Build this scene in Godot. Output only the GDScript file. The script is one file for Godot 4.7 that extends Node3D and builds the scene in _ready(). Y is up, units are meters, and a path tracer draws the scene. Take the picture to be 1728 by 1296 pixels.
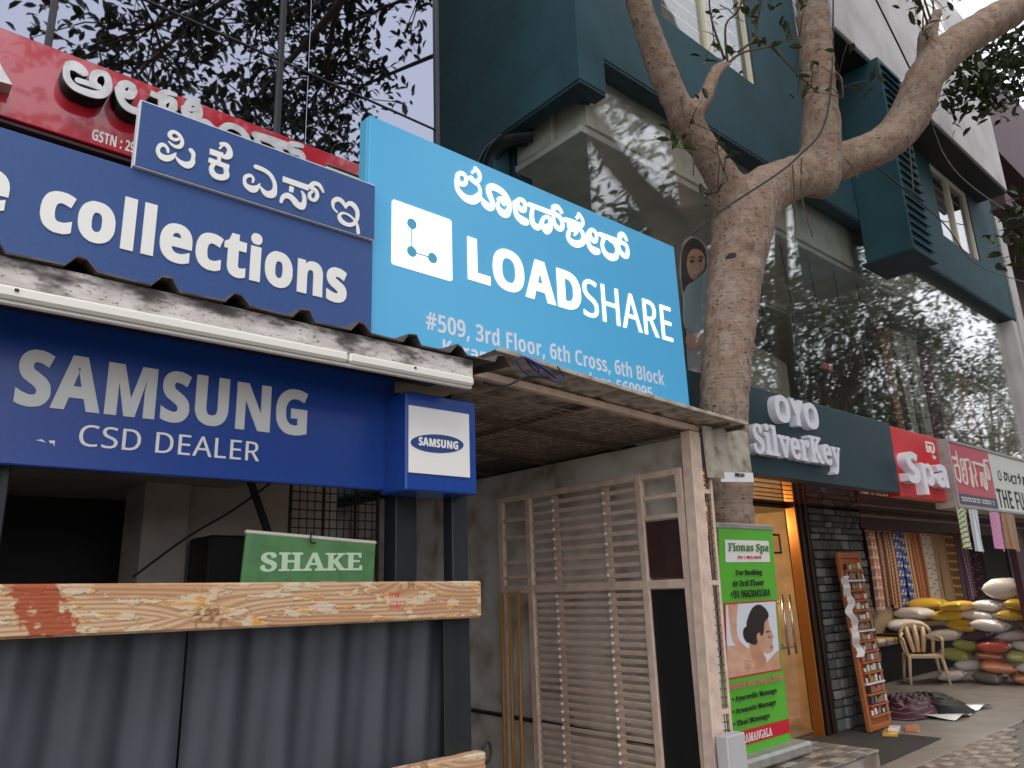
extends Node3D
# A row of shop fronts seen from the street: blue signs over a small kiosk, a gated passage, a tree and a teal building.

var M := {}
var meshes := {}
var used := {}
var sans: SystemFont
var sans_bold: SystemFont
var heavy: FontVariation
var heavy_serif: FontVariation
var medium: FontVariation
var serif: SystemFont
var serif_bold: SystemFont

func _ready() -> void:
	set_view()
	make_materials()
	build_ground()
	build_glass_building()
	build_teal_building()
	build_ground_floor()
	build_passage()
	build_kiosk()
	build_signs()
	build_right_signs()
	build_tree()
	build_street_trees()
	build_upstairs_goods()
	build_shop_goods()
	build_small_things()

# ---------------------------------------------------------------- view and light
func set_view() -> void:
	var cam := Camera3D.new()
	cam.name = "camera"
	var right := Vector3(0.752, -0.034, 0.659)
	var down := Vector3(0.149, -0.964, -0.22)
	var back := -Vector3(0.643, 0.263, -0.719)
	cam.transform = Transform3D(Basis(right, -down, back).orthonormalized(), Vector3(0, 1.6, 0))
	cam.fov = 54.06
	cam.near = 0.05
	cam.far = 400.0
	add_child(cam)
	cam.current = true
	var env := Environment.new()
	env.background_mode = Environment.BG_SKY
	var sm := ProceduralSkyMaterial.new()
	sm.sky_top_color = Color(0.90, 0.92, 0.96)
	sm.sky_horizon_color = Color(0.97, 0.97, 0.98)
	sm.sky_curve = 0.25
	sm.ground_bottom_color = Color(0.25, 0.24, 0.23)
	sm.ground_horizon_color = Color(0.5, 0.5, 0.5)
	var sky := Sky.new()
	sky.sky_material = sm
	env.sky = sky
	env.background_energy_multiplier = 1.0
	env.tonemap_mode = Environment.TONE_MAPPER_LINEAR
	env.tonemap_exposure = 2.0
	env.sdfgi_enabled = true
	env.ssao_enabled = true
	env.ssil_enabled = true
	var we := WorldEnvironment.new()
	we.name = "world_environment"
	we.environment = env
	add_child(we)
	var sun := DirectionalLight3D.new()
	sun.name = "sun"
	sun.light_energy = 0.3
	sun.light_angular_distance = 25.0
	sun.light_color = Color(1.0, 0.97, 0.93)
	sun.shadow_enabled = true
	sun.transform = Transform3D(Basis.looking_at(Vector3(0.25, -1.0, -0.55).normalized(), Vector3.FORWARD), Vector3(0, 20, 0))
	add_child(sun)

# ---------------------------------------------------------------- naming helpers
func numbered(n: String) -> String:
	if not used.has(n):
		used[n] = 0
		return n
	used[n] += 1
	return "%s_%03d" % [n, used[n]]

func tag(o: Node, label: String, category: String, group := "") -> Node:
	o.set_meta("label", label)
	o.set_meta("category", category)
	if group != "":
		o.set_meta("group", group)
	return o

func thing(n: String, label: String, category: String, at := Vector3.ZERO, group := "") -> Node3D:
	var o := Node3D.new()
	o.name = numbered(n)
	add_child(o)
	o.position = at
	tag(o, label, category, group)
	return o

func setting(o: Node) -> Node:
	o.set_meta("kind", "structure")
	return o

func stuff(o: Node) -> Node:
	o.set_meta("kind", "stuff")
	return o

# world-space point in, part placed in its thing's own axes
func put(parent: Node, n: String, mesh: Mesh, m: Material, at := Vector3.ZERO, basis := Basis.IDENTITY) -> MeshInstance3D:
	var o := MeshInstance3D.new()
	o.mesh = mesh
	o.material_override = m
	if parent == self:
		o.name = numbered(n)
		add_child(o)
		o.transform = Transform3D(basis, at)
	else:
		o.name = n
		parent.add_child(o, true)
		var inv := Transform3D.IDENTITY
		var p: Node = parent
		while p != self:
			inv = inv * p.transform.affine_inverse()
			p = p.get_parent()
		o.transform = inv * Transform3D(basis, at)
	return o

# ---------------------------------------------------------------- mesh helpers
func quad(st: SurfaceTool, a: Vector3, b: Vector3, c: Vector3, d: Vector3) -> void:
	# a b c d run counter-clockwise seen from the front
	var uv := [Vector2(0, 1), Vector2(1, 1), Vector2(1, 0), Vector2(0, 0)]
	var v := [a, b, c, d]
	for i in [0, 2, 1, 0, 3, 2]:
		st.set_uv(uv[i])
		st.add_vertex(v[i])

func begin() -> SurfaceTool:
	var st := SurfaceTool.new()
	st.begin(Mesh.PRIMITIVE_TRIANGLES)
	st.set_uv(Vector2.ZERO)
	return st

func finish(st: SurfaceTool, smooth := false) -> ArrayMesh:
	if smooth:
		st.index()
	st.generate_normals()
	return st.commit()

func box_mesh(s: Vector3, bevel := 0.004) -> Mesh:
	var key := "b%.4f_%.4f_%.4f_%.4f" % [s.x, s.y, s.z, bevel]
	if meshes.has(key):
		return meshes[key]
	var st := begin()
	st.set_smooth_group(-1)
	add_box(st, Vector3.ZERO, s, bevel)
	meshes[key] = finish(st)
	return meshes[key]

func add_box(st: SurfaceTool, c: Vector3, s: Vector3, bevel := 0.0) -> void:
	var h := s * 0.5
	var b: float = min(bevel, min(h.x, min(h.y, h.z)) * 0.45)
	var ax := [Vector3.RIGHT, Vector3.UP, Vector3.BACK]
	# faces
	for i in 3:
		for sg in [-1.0, 1.0]:
			var n: Vector3 = ax[i] * sg
			var u: Vector3 = ax[(i + 1) % 3]
			var v: Vector3 = ax[(i + 2) % 3]
			if sg < 0:
				var t := u
				u = v
				v = t
			var hn: float = absf(n.dot(h))
			var hu: float = absf(u.dot(h)) - b
			var hv: float = absf(v.dot(h)) - b
			quad(st, c + n * hn - u * hu - v * hv, c + n * hn + u * hu - v * hv, c + n * hn + u * hu + v * hv, c + n * hn - u * hu + v * hv)
	if b <= 0.0:
		return
	# edges
	for i in 3:
		var w: Vector3 = ax[i]
		var p: Vector3 = ax[(i + 1) % 3]
		var q: Vector3 = ax[(i + 2) % 3]
		var hw: float = absf(w.dot(h)) - b
		for sp in [-1.0, 1.0]:
			for sq in [-1.0, 1.0]:
				var e1: Vector3 = c + p * sp * absf(p.dot(h)) + q * sq * (absf(q.dot(h)) - b)
				var e2: Vector3 = c + p * sp * (absf(p.dot(h)) - b) + q * sq * absf(q.dot(h))
				if sp * sq > 0:
					quad(st, e1 - w * hw, e2 - w * hw, e2 + w * hw, e1 + w * hw)
				else:
					quad(st, e2 - w * hw, e1 - w * hw, e1 + w * hw, e2 + w * hw)
	for sx in [-1.0, 1.0]:
		for sy in [-1.0, 1.0]:
			for sz in [-1.0, 1.0]:
				var x := c + Vector3(sx * h.x, sy * (h.y - b), sz * (h.z - b))
				var y := c + Vector3(sx * (h.x - b), sy * h.y, sz * (h.z - b))
				var z := c + Vector3(sx * (h.x - b), sy * (h.y - b), sz * h.z)
				if sx * sy * sz > 0:
					st.add_vertex(x); st.add_vertex(z); st.add_vertex(y)
				else:
					st.add_vertex(x); st.add_vertex(y); st.add_vertex(z)

# a box between two corners, in world space
func block(parent: Node, n: String, lo: Vector3, hi: Vector3, m: Material, bevel := 0.004) -> MeshInstance3D:
	return put(parent, n, box_mesh(hi - lo, bevel), m, (lo + hi) * 0.5)

# a square bar between two points
func bar(parent: Node, n: String, a: Vector3, b: Vector3, w: float, d: float, m: Material) -> MeshInstance3D:
	var dir := b - a
	var l := dir.length()
	var y := dir / l
	var ref := Vector3.BACK if absf(y.z) < 0.9 else Vector3.RIGHT
	var x := y.cross(ref).normalized()
	var z := x.cross(y)
	return put(parent, n, box_mesh(Vector3(w, l, d), 0.003), m, (a + b) * 0.5, Basis(x, y, z))

func spline(pts: Array, per := 6) -> Array:
	# Catmull-Rom through Vector4 points (x, y, z, radius)
	var out := []
	for i in pts.size() - 1:
		var p0: Vector4 = pts[max(i - 1, 0)]
		var p1: Vector4 = pts[i]
		var p2: Vector4 = pts[i + 1]
		var p3: Vector4 = pts[min(i + 2, pts.size() - 1)]
		for k in per:
			var t := float(k) / per
			out.append(0.5 * (2.0 * p1 + (p2 - p0) * t + (2.0 * p0 - 5.0 * p1 + 4.0 * p2 - p3) * t * t + (3.0 * p1 - p0 - 3.0 * p2 + p3) * t * t * t))
	out.append(pts[pts.size() - 1])
	return out

func add_tube(st: SurfaceTool, pts: Array, sides := 8, caps := true) -> void:
	var n := pts.size()
	var rings := []
	var ref := Vector3(0.31, 0.2, 0.93)
	var prev_x := Vector3.ZERO
	for i in n:
		var a: Vector4 = pts[max(i - 1, 0)]
		var b: Vector4 = pts[min(i + 1, n - 1)]
		var d := Vector3(b.x - a.x, b.y - a.y, b.z - a.z).normalized()
		var x := prev_x - d * prev_x.dot(d) if i > 0 else ref - d * ref.dot(d)
		x = x.normalized()
		prev_x = x
		var y := d.cross(x)
		var ring := []
		var c: Vector4 = pts[i]
		for k in sides:
			var t := TAU * k / sides
			ring.append(Vector3(c.x, c.y, c.z) + (x * cos(t) + y * sin(t)) * c.w)
		rings.append(ring)
	for i in n - 1:
		for k in sides:
			var k2 := (k + 1) % sides
			quad(st, rings[i][k], rings[i][k2], rings[i + 1][k2], rings[i + 1][k])
	if caps:
		for e in [0, n - 1]:
			var c4: Vector4 = pts[e]
			var c := Vector3(c4.x, c4.y, c4.z)
			for k in sides:
				var p: Vector3 = rings[e][k]
				var q: Vector3 = rings[e][(k + 1) % sides]
				st.add_vertex(c)
				if e == 0:
					st.add_vertex(p); st.add_vertex(q)
				else:
					st.add_vertex(q); st.add_vertex(p)

func v4(p: Vector3, r: float) -> Vector4:
	return Vector4(p.x, p.y, p.z, r)

func tube(parent: Node, n: String, pts: Array, r: float, m: Material, sides := 8, per := 5) -> MeshInstance3D:
	var l := []
	for p in pts:
		l.append(v4(p, r))
	var st := begin()
	st.set_smooth_group(0)
	add_tube(st, spline(l, per) if pts.size() > 2 else l, sides)
	return put(parent, n, finish(st), m)

# flat outline (x, y) pushed out to a thickness along z; front at z = depth
func slab_mesh(outline: PackedVector2Array, depth: float) -> ArrayMesh:
	var st := begin()
	st.set_smooth_group(-1)
	var pts := outline
	if Geometry2D.is_polygon_clockwise(pts):
		pts.reverse()
	var tri := Geometry2D.triangulate_polygon(pts)
	for i in range(0, tri.size(), 3):
		var a := pts[tri[i]]
		var b := pts[tri[i + 1]]
		var c := pts[tri[i + 2]]
		if (b - a).cross(c - a) < 0:
			var t := b
			b = c
			c = t
		for p in [a, c, b]:
			st.set_uv(p)
			st.add_vertex(Vector3(p.x, p.y, depth))
		for p in [a, b, c]:
			st.set_uv(p)
			st.add_vertex(Vector3(p.x, p.y, 0))
	for i in pts.size():
		var a := pts[i]
		var b := pts[(i + 1) % pts.size()]
		quad(st, Vector3(a.x, a.y, 0), Vector3(b.x, b.y, 0), Vector3(b.x, b.y, depth), Vector3(a.x, a.y, depth))
	return finish(st)

# a brush stroke of changing width as a raised band: list of x, y, width in millimetres
func add_stroke(st: SurfaceTool, nums: Array, depth: float, lift: float) -> void:
	var l := []
	for i in range(0, nums.size(), 3):
		l.append(Vector4(nums[i] * 0.001, nums[i + 1] * 0.001, 0, nums[i + 2] * 0.0005))
	var square := l.size() == 2
	var p := spline(l, 6) if not square else l
	var n := p.size()
	var left := []
	var right := []
	var tops := []
	for i in n:
		var a: Vector4 = p[max(i - 1, 0)]
		var b: Vector4 = p[min(i + 1, n - 1)]
		var d := Vector2(b.x - a.x, b.y - a.y).normalized()
		var o := Vector2(-d.y, d.x)
		var c := Vector2(p[i].x, p[i].y)
		left.append(c + o * p[i].w)
		right.append(c - o * p[i].w)
		tops.append(depth + lift * i / n)
	if not square:
		for e in [0, n - 1]:   # rounded ends
			var c := Vector2(p[e].x, p[e].y)
			var r: float = p[e].w
			var h: float = tops[e]
			var s: Vector2 = (left[e] - right[e]).normalized() * (1.0 if e == 0 else -1.0)
			var prev: Vector2 = c + s * r
			for k in range(1, 7):
				var q: Vector2 = c + s.rotated(PI * k / 6.0) * r
				st.add_vertex(Vector3(c.x, c.y, h)); st.add_vertex(Vector3(q.x, q.y, h)); st.add_vertex(Vector3(prev.x, prev.y, h))
				quad(st, Vector3(prev.x, prev.y, 0), Vector3(q.x, q.y, 0), Vector3(q.x, q.y, h), Vector3(prev.x, prev.y, h))
				prev = q
	for i in n - 1:
		var l0: Vector2 = left[i]
		var l1: Vector2 = left[i + 1]
		var r0: Vector2 = right[i]
		var r1: Vector2 = right[i + 1]
		quad(st, Vector3(r0.x, r0.y, tops[i]), Vector3(r1.x, r1.y, tops[i + 1]), Vector3(l1.x, l1.y, tops[i + 1]), Vector3(l0.x, l0.y, tops[i]))
		quad(st, Vector3(r0.x, r0.y, 0), Vector3(r1.x, r1.y, 0), Vector3(r1.x, r1.y, tops[i + 1]), Vector3(r0.x, r0.y, tops[i]))
		quad(st, Vector3(l1.x, l1.y, 0), Vector3(l0.x, l0.y, 0), Vector3(l0.x, l0.y, tops[i]), Vector3(l1.x, l1.y, tops[i + 1]))
	if square:
		for e in [0, n - 1]:
			var a: Vector2 = left[e] if e == 0 else right[e]
			var b: Vector2 = right[e] if e == 0 else left[e]
			quad(st, Vector3(a.x, a.y, 0), Vector3(b.x, b.y, 0), Vector3(b.x, b.y, tops[e]), Vector3(a.x, a.y, tops[e]))

func glyph(parent: Node, key: String, z: float, depth: float, m: Material, m_side: Material = null) -> void:
	var st := begin()
	st.set_smooth_group(-1)
	var i := 0
	for s in GLYPHS[key]:
		add_stroke(st, s, (0.005 if m_side else depth) + 0.0007 * i, 0.0005)
		i += 1
	put(parent, "letter", finish(st), m, Vector3(0, 0, z + depth if m_side else z))
	if m_side:
		var sb := begin()
		for s in GLYPHS[key]:
			add_stroke(sb, s, depth - 0.0005, 0.0)
		var grown := finish(sb)
		put(parent, "letter_side", grown, m_side, Vector3(0, 0, z - 0.001))

# words as one mesh for each letter (or one for the whole), fitted to the box x0..x1, y0..y1 that the ink fills
func words(parent: Node, text: String, font: Font, x0: float, x1: float, y0: float, y1: float, z: float, depth: float, m: Material, split := true, slant := 0.0, n := "letter") -> void:
	var bits := []
	var size := 64
	var px := 0.01
	if split:
		for i in text.length():
			if text[i] != " ":
				bits.append([text[i], font.get_string_size(text.substr(0, i), HORIZONTAL_ALIGNMENT_LEFT, -1, size).x * px])
	else:
		bits.append([text, 0.0])
	var lo := Vector2(1e9, 1e9)
	var hi := Vector2(-1e9, -1e9)
	var made := []
	for b in bits:
		var key := "t%s_%d_%.3f" % [b[0], font.get_instance_id(), depth]
		if not meshes.has(key):
			var t := TextMesh.new()
			t.text = b[0]
			t.font = (sans_bold if b[0] == "p" else serif_bold) if (font == heavy and b[0] == "p") or (font == heavy_serif and b[0] == "y") else font
			t.font_size = size
			t.pixel_size = px
			t.depth = depth
			t.curve_step = 0.6
			t.horizontal_alignment = HORIZONTAL_ALIGNMENT_LEFT
			t.vertical_alignment = VERTICAL_ALIGNMENT_BOTTOM
			meshes[key] = t
		var box: AABB = meshes[key].get_aabb()
		made.append([meshes[key], b[1]])
		lo = lo.min(Vector2(box.position.x + b[1], box.position.y))
		hi = hi.max(Vector2(box.end.x + b[1], box.end.y))
	var sx := (x1 - x0) / (hi.x - lo.x)
	var sy := (y1 - y0) / (hi.y - lo.y)
	for b in made:
		var basis := Basis(Vector3(sx, 0, 0), Vector3(slant * sy, sy, 0), Vector3(0, 0, 1))
		put(parent, n, b[0], m, Vector3(x0 + (b[1] - lo.x) * sx - slant * sy * lo.y, y0 - lo.y * sy, z + depth * 0.5 - 0.0015), basis)

# a sheet over a grid of points f(u, v) with u, v in 0..1
func sheet_mesh(f: Callable, nu: int, nv: int, smooth := true) -> ArrayMesh:
	var st := begin()
	st.set_smooth_group(0 if smooth else -1)
	for j in nv:
		for i in nu:
			var c := [[i, j], [i + 1, j], [i + 1, j + 1], [i, j + 1]]
			var v := []
			for k in c:
				v.append([f.call(float(k[0]) / nu, float(k[1]) / nv), Vector2(float(k[0]) / nu, 1.0 - float(k[1]) / nv)])
			for k in [0, 2, 1, 0, 3, 2]:
				st.set_uv(v[k][1])
				st.add_vertex(v[k][0])
	return finish(st)

const GLYPHS := {
	"pi": [[690,3172,9,687,3185,11,675,3194,14,663,3189,15,656,3173,13,658,3157,15,670,3145,24,686,3144,25,702,3154,20,712,3168,12,717,3177,5],[718,3163,5,729,3151,14,744,3144,22,761,3144,26,776,3160,20,778,3181,13,777,3198,16,768,3209,17],[722,3238,10,708,3229,12,693,3234,14,691,3248,15,701,3259,14,718,3257,14,731,3243,13,735,3227,13,729,3210,16,715,3202,13,700,3206,9,690,3213,6]],
	"ke": [[836,3232,24,886,3232,25],[873,3269,26,880,3265,26],[875,3279,14,894,3282,19,908,3267,19,908,3243,25,894,3229,19,879,3229,11],[834,3194,20,911,3191,21],[871,3223,12,872,3194,14],[852,3183,16,846,3161,17,857,3139,24,880,3136,24,901,3149,22,902,3170,18,895,3182,14]],
	"e": [[1006,3163,8,1008,3178,10,995,3188,14,977,3176,15,974,3155,13,981,3140,20,1001,3132,29,1017,3138,26,1030,3155,12,1034,3166,5],[1038,3153,7,1051,3139,19,1068,3131,28,1088,3141,30,1096,3166,18,1092,3194,16,1073,3220,18,1045,3231,19,1015,3233,19]],
	"s": [[1127,3221,25,1239,3220,26],[1156,3188,25,1174,3187,25],[1124,3117,12,1132,3142,18,1152,3154,25,1174,3145,27,1192,3129,29,1212,3127,29,1222,3150,18,1219,3179,15,1209,3193,7],[1243,3225,18,1260,3247,19,1282,3249,19,1298,3233,13,1304,3222,8],[1250,3224,19,1270,3218,17,1277,3195,17,1265,3172,15,1246,3174,15,1244,3195,13,1254,3207,11]],
	"i": [[1369,3154,10,1353,3168,11,1352,3196,17,1371,3214,21,1394,3209,21,1410,3187,10],[1412,3191,8,1421,3208,18,1441,3213,25,1463,3193,22,1466,3155,16,1447,3122,17,1420,3111,19,1391,3119,23,1382,3141,15,1399,3158,10,1431,3155,10,1459,3137,10,1469,3113,14,1472,3089,16]],
	"lo": [[2107,3601,18,2097,3570,23,2073,3561,24,2054,3573,24,2050,3595,24,2065,3617,21,2091,3622,21,2107,3607,18],[2041,3569,16,2053,3520,26,2093,3492,36,2141,3493,44,2177,3521,40,2195,3560,17,2187,3587,15,2165,3598,18,2148,3608,27,2135,3615,27],[2147,3664,30,2158,3654,29],[2166,3683,17,2190,3662,20,2193,3632,17,2175,3610,24],[2201,3525,10,2221,3501,34,2252,3490,39,2273,3499,27,2274,3527,24,2259,3557,29,2250,3589,29,2263,3610,34,2298,3618,35,2340,3611,32,2372,3592,26,2390,3566,21,2389,3530,26,2368,3491,40,2335,3488,38,2313,3508,24,2309,3531,17],[2319,3558,24,2341,3563,33,2354,3548,30]],
	"long_mark": [[2506,3589,24,2497,3555,27,2470,3552,29,2451,3570,27,2450,3592,25,2468,3608,23,2495,3608,24,2506,3589,24],[2429,3579,21,2430,3539,23,2445,3504,34,2479,3489,45,2506,3489,40]],
	"da": [[2537,3602,25,2631,3604,27,2699,3606,26],[2558,3581,22,2551,3537,27,2558,3495,34,2588,3482,34,2617,3505,25,2630,3538,22,2652,3564,20,2679,3570,20,2691,3545,22,2682,3505,35,2657,3479,33,2632,3492,22],[2625,3504,22,2651,3508,22,2673,3523,15],[2717,3621,26,2723,3648,28,2756,3657,28,2785,3636,17],[2726,3607,22,2768,3599,25,2786,3567,21,2774,3531,28,2742,3528,28,2721,3550,19,2715,3586,17]],
	"sha": [[2812,3600,27,2867,3601,35,2918,3600,35],[2908,3655,31,2921,3642,31],[2926,3672,20,2954,3646,18,2952,3615,24,2923,3593,31],[2838,3579,23,2847,3556,29,2887,3564,31,2899,3551,19,2881,3526,12],[2834,3531,23,2826,3495,23,2852,3473,36,2896,3473,40,2940,3497,37,2956,3534,25,2943,3564,22,2921,3579,20]],
	"long_mark_b": [[3071,3581,22,3059,3543,26,3033,3537,28,3013,3559,26,3009,3584,24,3030,3603,24,3059,3600,22,3071,3581,22],[2991,3570,20,2988,3526,24,3005,3488,35,3038,3474,46,3068,3478,40]],
	"ra": [[3100,3597,26,3175,3597,31,3265,3602,27],[3128,3572,27,3113,3528,24,3134,3486,34,3181,3473,43,3229,3491,39,3246,3540,23,3222,3578,23,3186,3585,21],[3280,3617,30,3283,3648,30,3316,3658,28,3345,3632,16],[3281,3600,23,3331,3596,23,3345,3564,23,3329,3521,32,3292,3522,29,3270,3547,19,3263,3576,19]],
	"a": [[406,3627,39,424,3633,45,444,3625,42,452,3620,36],[399,3630,25,395,3600,24,403,3566,26,427,3543,29,461,3537,31,499,3540,33,527,3556,33,541,3587,32,542,3617,27,531,3643,27,510,3644,26,493,3630,29,487,3603,29,495,3588,26],[438,3575,24,466,3577,24,509,3579,28]],
	"la": [[634,3621,34,625,3594,35,605,3590,35,589,3603,33,592,3626,32,610,3641,30,629,3636,32],[577,3601,22,586,3573,25,607,3544,31,636,3531,33,677,3535,32]],
	"pha": [[700,3639,28,754,3634,29],[747,3619,31,741,3647,31,762,3670,26,795,3674,19],[791,3606,34,790,3638,31,769,3640,29,748,3615,31,754,3585,33,777,3584,33,791,3606,29]],
	"vowel_i": [[847,3640,30,857,3664,30,881,3671,35,896,3648,30,893,3618,37,871,3596,37,846,3604,37,836,3626,29],[844,3625,20,893,3644,20],[907,3591,30,932,3596,30,962,3580,25]],
	"arch": [[991,3578,31,1022,3619,30,1060,3627,32,1096,3612,34,1123,3574,32]],
	"na": [[1149,3626,35,1235,3628,44,1310,3629,42],[1151,3590,29,1168,3607,30],[1208,3623,27,1255,3607,33,1280,3567,33],[1315,3621,34,1321,3646,31,1372,3658,23],[1325,3610,34,1366,3615,34,1377,3589,34,1351,3564,34,1332,3577,28]],
	"kurlon": [[9397,2954,29,9393,2863,34],[9242,2860,36,9412,2861,39],[9271,2779,33,9421,2775,34],[9391,2859,34,9375,2787,34],[9263,2763,33,9258,2639,36,9304,2608,36,9379,2613,36,9406,2766,34],[9473,2834,29,9508,2861,29,9566,2850,29,9548,2754,29,9492,2749,26],[9473,2834,29,9491,2687,29,9524,2689,24],[9593,2860,32,9774,2852,33,9713,2596,38,9770,2599,35,9779,2780,30,9717,2767,24],[9618,2847,32,9577,2607,34,9467,2599,31,9476,2678,31],[9862,2851,33,9921,2856,33,10274,2843,40],[9886,2853,33,9906,2725,33,9864,2690,27,9874,2586,36],[10073,2737,34,10030,2580,36],[10073,2737,34,10141,2734,34,10124,2581,39,10197,2586,40,10249,2841,37],[10254,2850,35,10289,2911,35,10412,2917,26],[10304,2854,35,10364,2791,35,10351,2707,35,10283,2694,32,10286,2802,29]],
	"spa_k": [[8846,3013,24,9008,3016,24],[8873,2998,24,8850,2922,27,8906,2918,24,8944,2977,21],[8894,2967,18,8883,2943,18],[9008,3016,24,9071,2999,24,9051,2931,24,8971,2910,24,8988,2972,21],[8988,2870,18,9054,2862,18,9047,2848,15,8989,2847,15]],
	"di_f": [[10789,2833,18,10743,2778,21,10758,2719,24,10824,2723,18,10844,2776,15,10824,2827,15],[10975,2821,22,11102,2812,22],[11019,2806,19,10963,2759,22,10995,2726,22,11068,2757,19,11063,2792,16],[11130,2815,16,11128,2726,19,11184,2730,19,11234,2787,16],[11260,2806,19,11257,2717,22,11331,2704,19],[11305,2792,19,11421,2800,19,11388,2708,23],[11502,2796,20,11608,2786,20,11549,2718,23],[11593,2848,16,11576,2802,20],[11711,2811,20,11851,2802,20],[11744,2795,20,11707,2719,23,11785,2706,23]]}

# ---------------------------------------------------------------- materials
func noise_image(w: int, h: int, fseed: int, freq: float, octaves: int, kind := FastNoiseLite.TYPE_SIMPLEX_SMOOTH) -> Image:
	var n := FastNoiseLite.new()
	n.seed = fseed
	n.frequency = freq
	n.noise_type = kind
	n.fractal_octaves = octaves
	return n.get_seamless_image(w, h)

func ramp(img: Image, stops: Array) -> ImageTexture:
	# stops: [[value, Color], ...] rising
	var out := Image.create_empty(img.get_width(), img.get_height(), false, Image.FORMAT_RGB8)
	var lut := []
	for i in 256:
		var t := i / 255.0
		var c: Color = stops[stops.size() - 1][1]
		for k in stops.size() - 1:
			if t <= stops[k + 1][0]:
				var a: float = stops[k][0]
				c = stops[k][1].lerp(stops[k + 1][1], clampf((t - a) / max(stops[k + 1][0] - a, 1e-4), 0, 1))
				break
		lut.append(c)
	for y in img.get_height():
		for x in img.get_width():
			out.set_pixel(x, y, lut[int(img.get_pixel(x, y).r * 255)])
	return ImageTexture.create_from_image(out)

func grey(v: float) -> Color:
	return Color(v, v, v)

func mat(n: String, c: Color, rough := 0.7, metal := 0.0) -> StandardMaterial3D:
	var m := StandardMaterial3D.new()
	m.resource_name = n
	m.albedo_color = c
	m.roughness = rough
	m.metallic = metal
	m.cull_mode = BaseMaterial3D.CULL_DISABLED
	M[n] = m
	return m

func worn(n: String, c: Color, rough: float, tex: Texture2D, scale: Vector3, bump: Texture2D = null, bump_cm := 0.1, metal := 0.0, world := true) -> StandardMaterial3D:
	var m := mat(n, c, rough, metal)
	m.albedo_texture = tex
	m.uv1_triplanar = true
	m.uv1_world_triplanar = world
	m.uv1_scale = scale
	if bump:
		m.heightmap_enabled = true
		m.heightmap_texture = bump
		m.heightmap_scale = bump_cm
	return m

func pane(n: String, c: Color, a: float, metal := 0.0) -> StandardMaterial3D:
	var m := mat(n, Color(c.r, c.g, c.b, a), 0.02, metal)
	m.transparency = BaseMaterial3D.TRANSPARENCY_ALPHA
	return m

func c8(r: int, g: int, b: int) -> Color:
	return Color(r / 255.0, g / 255.0, b / 255.0)

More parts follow.
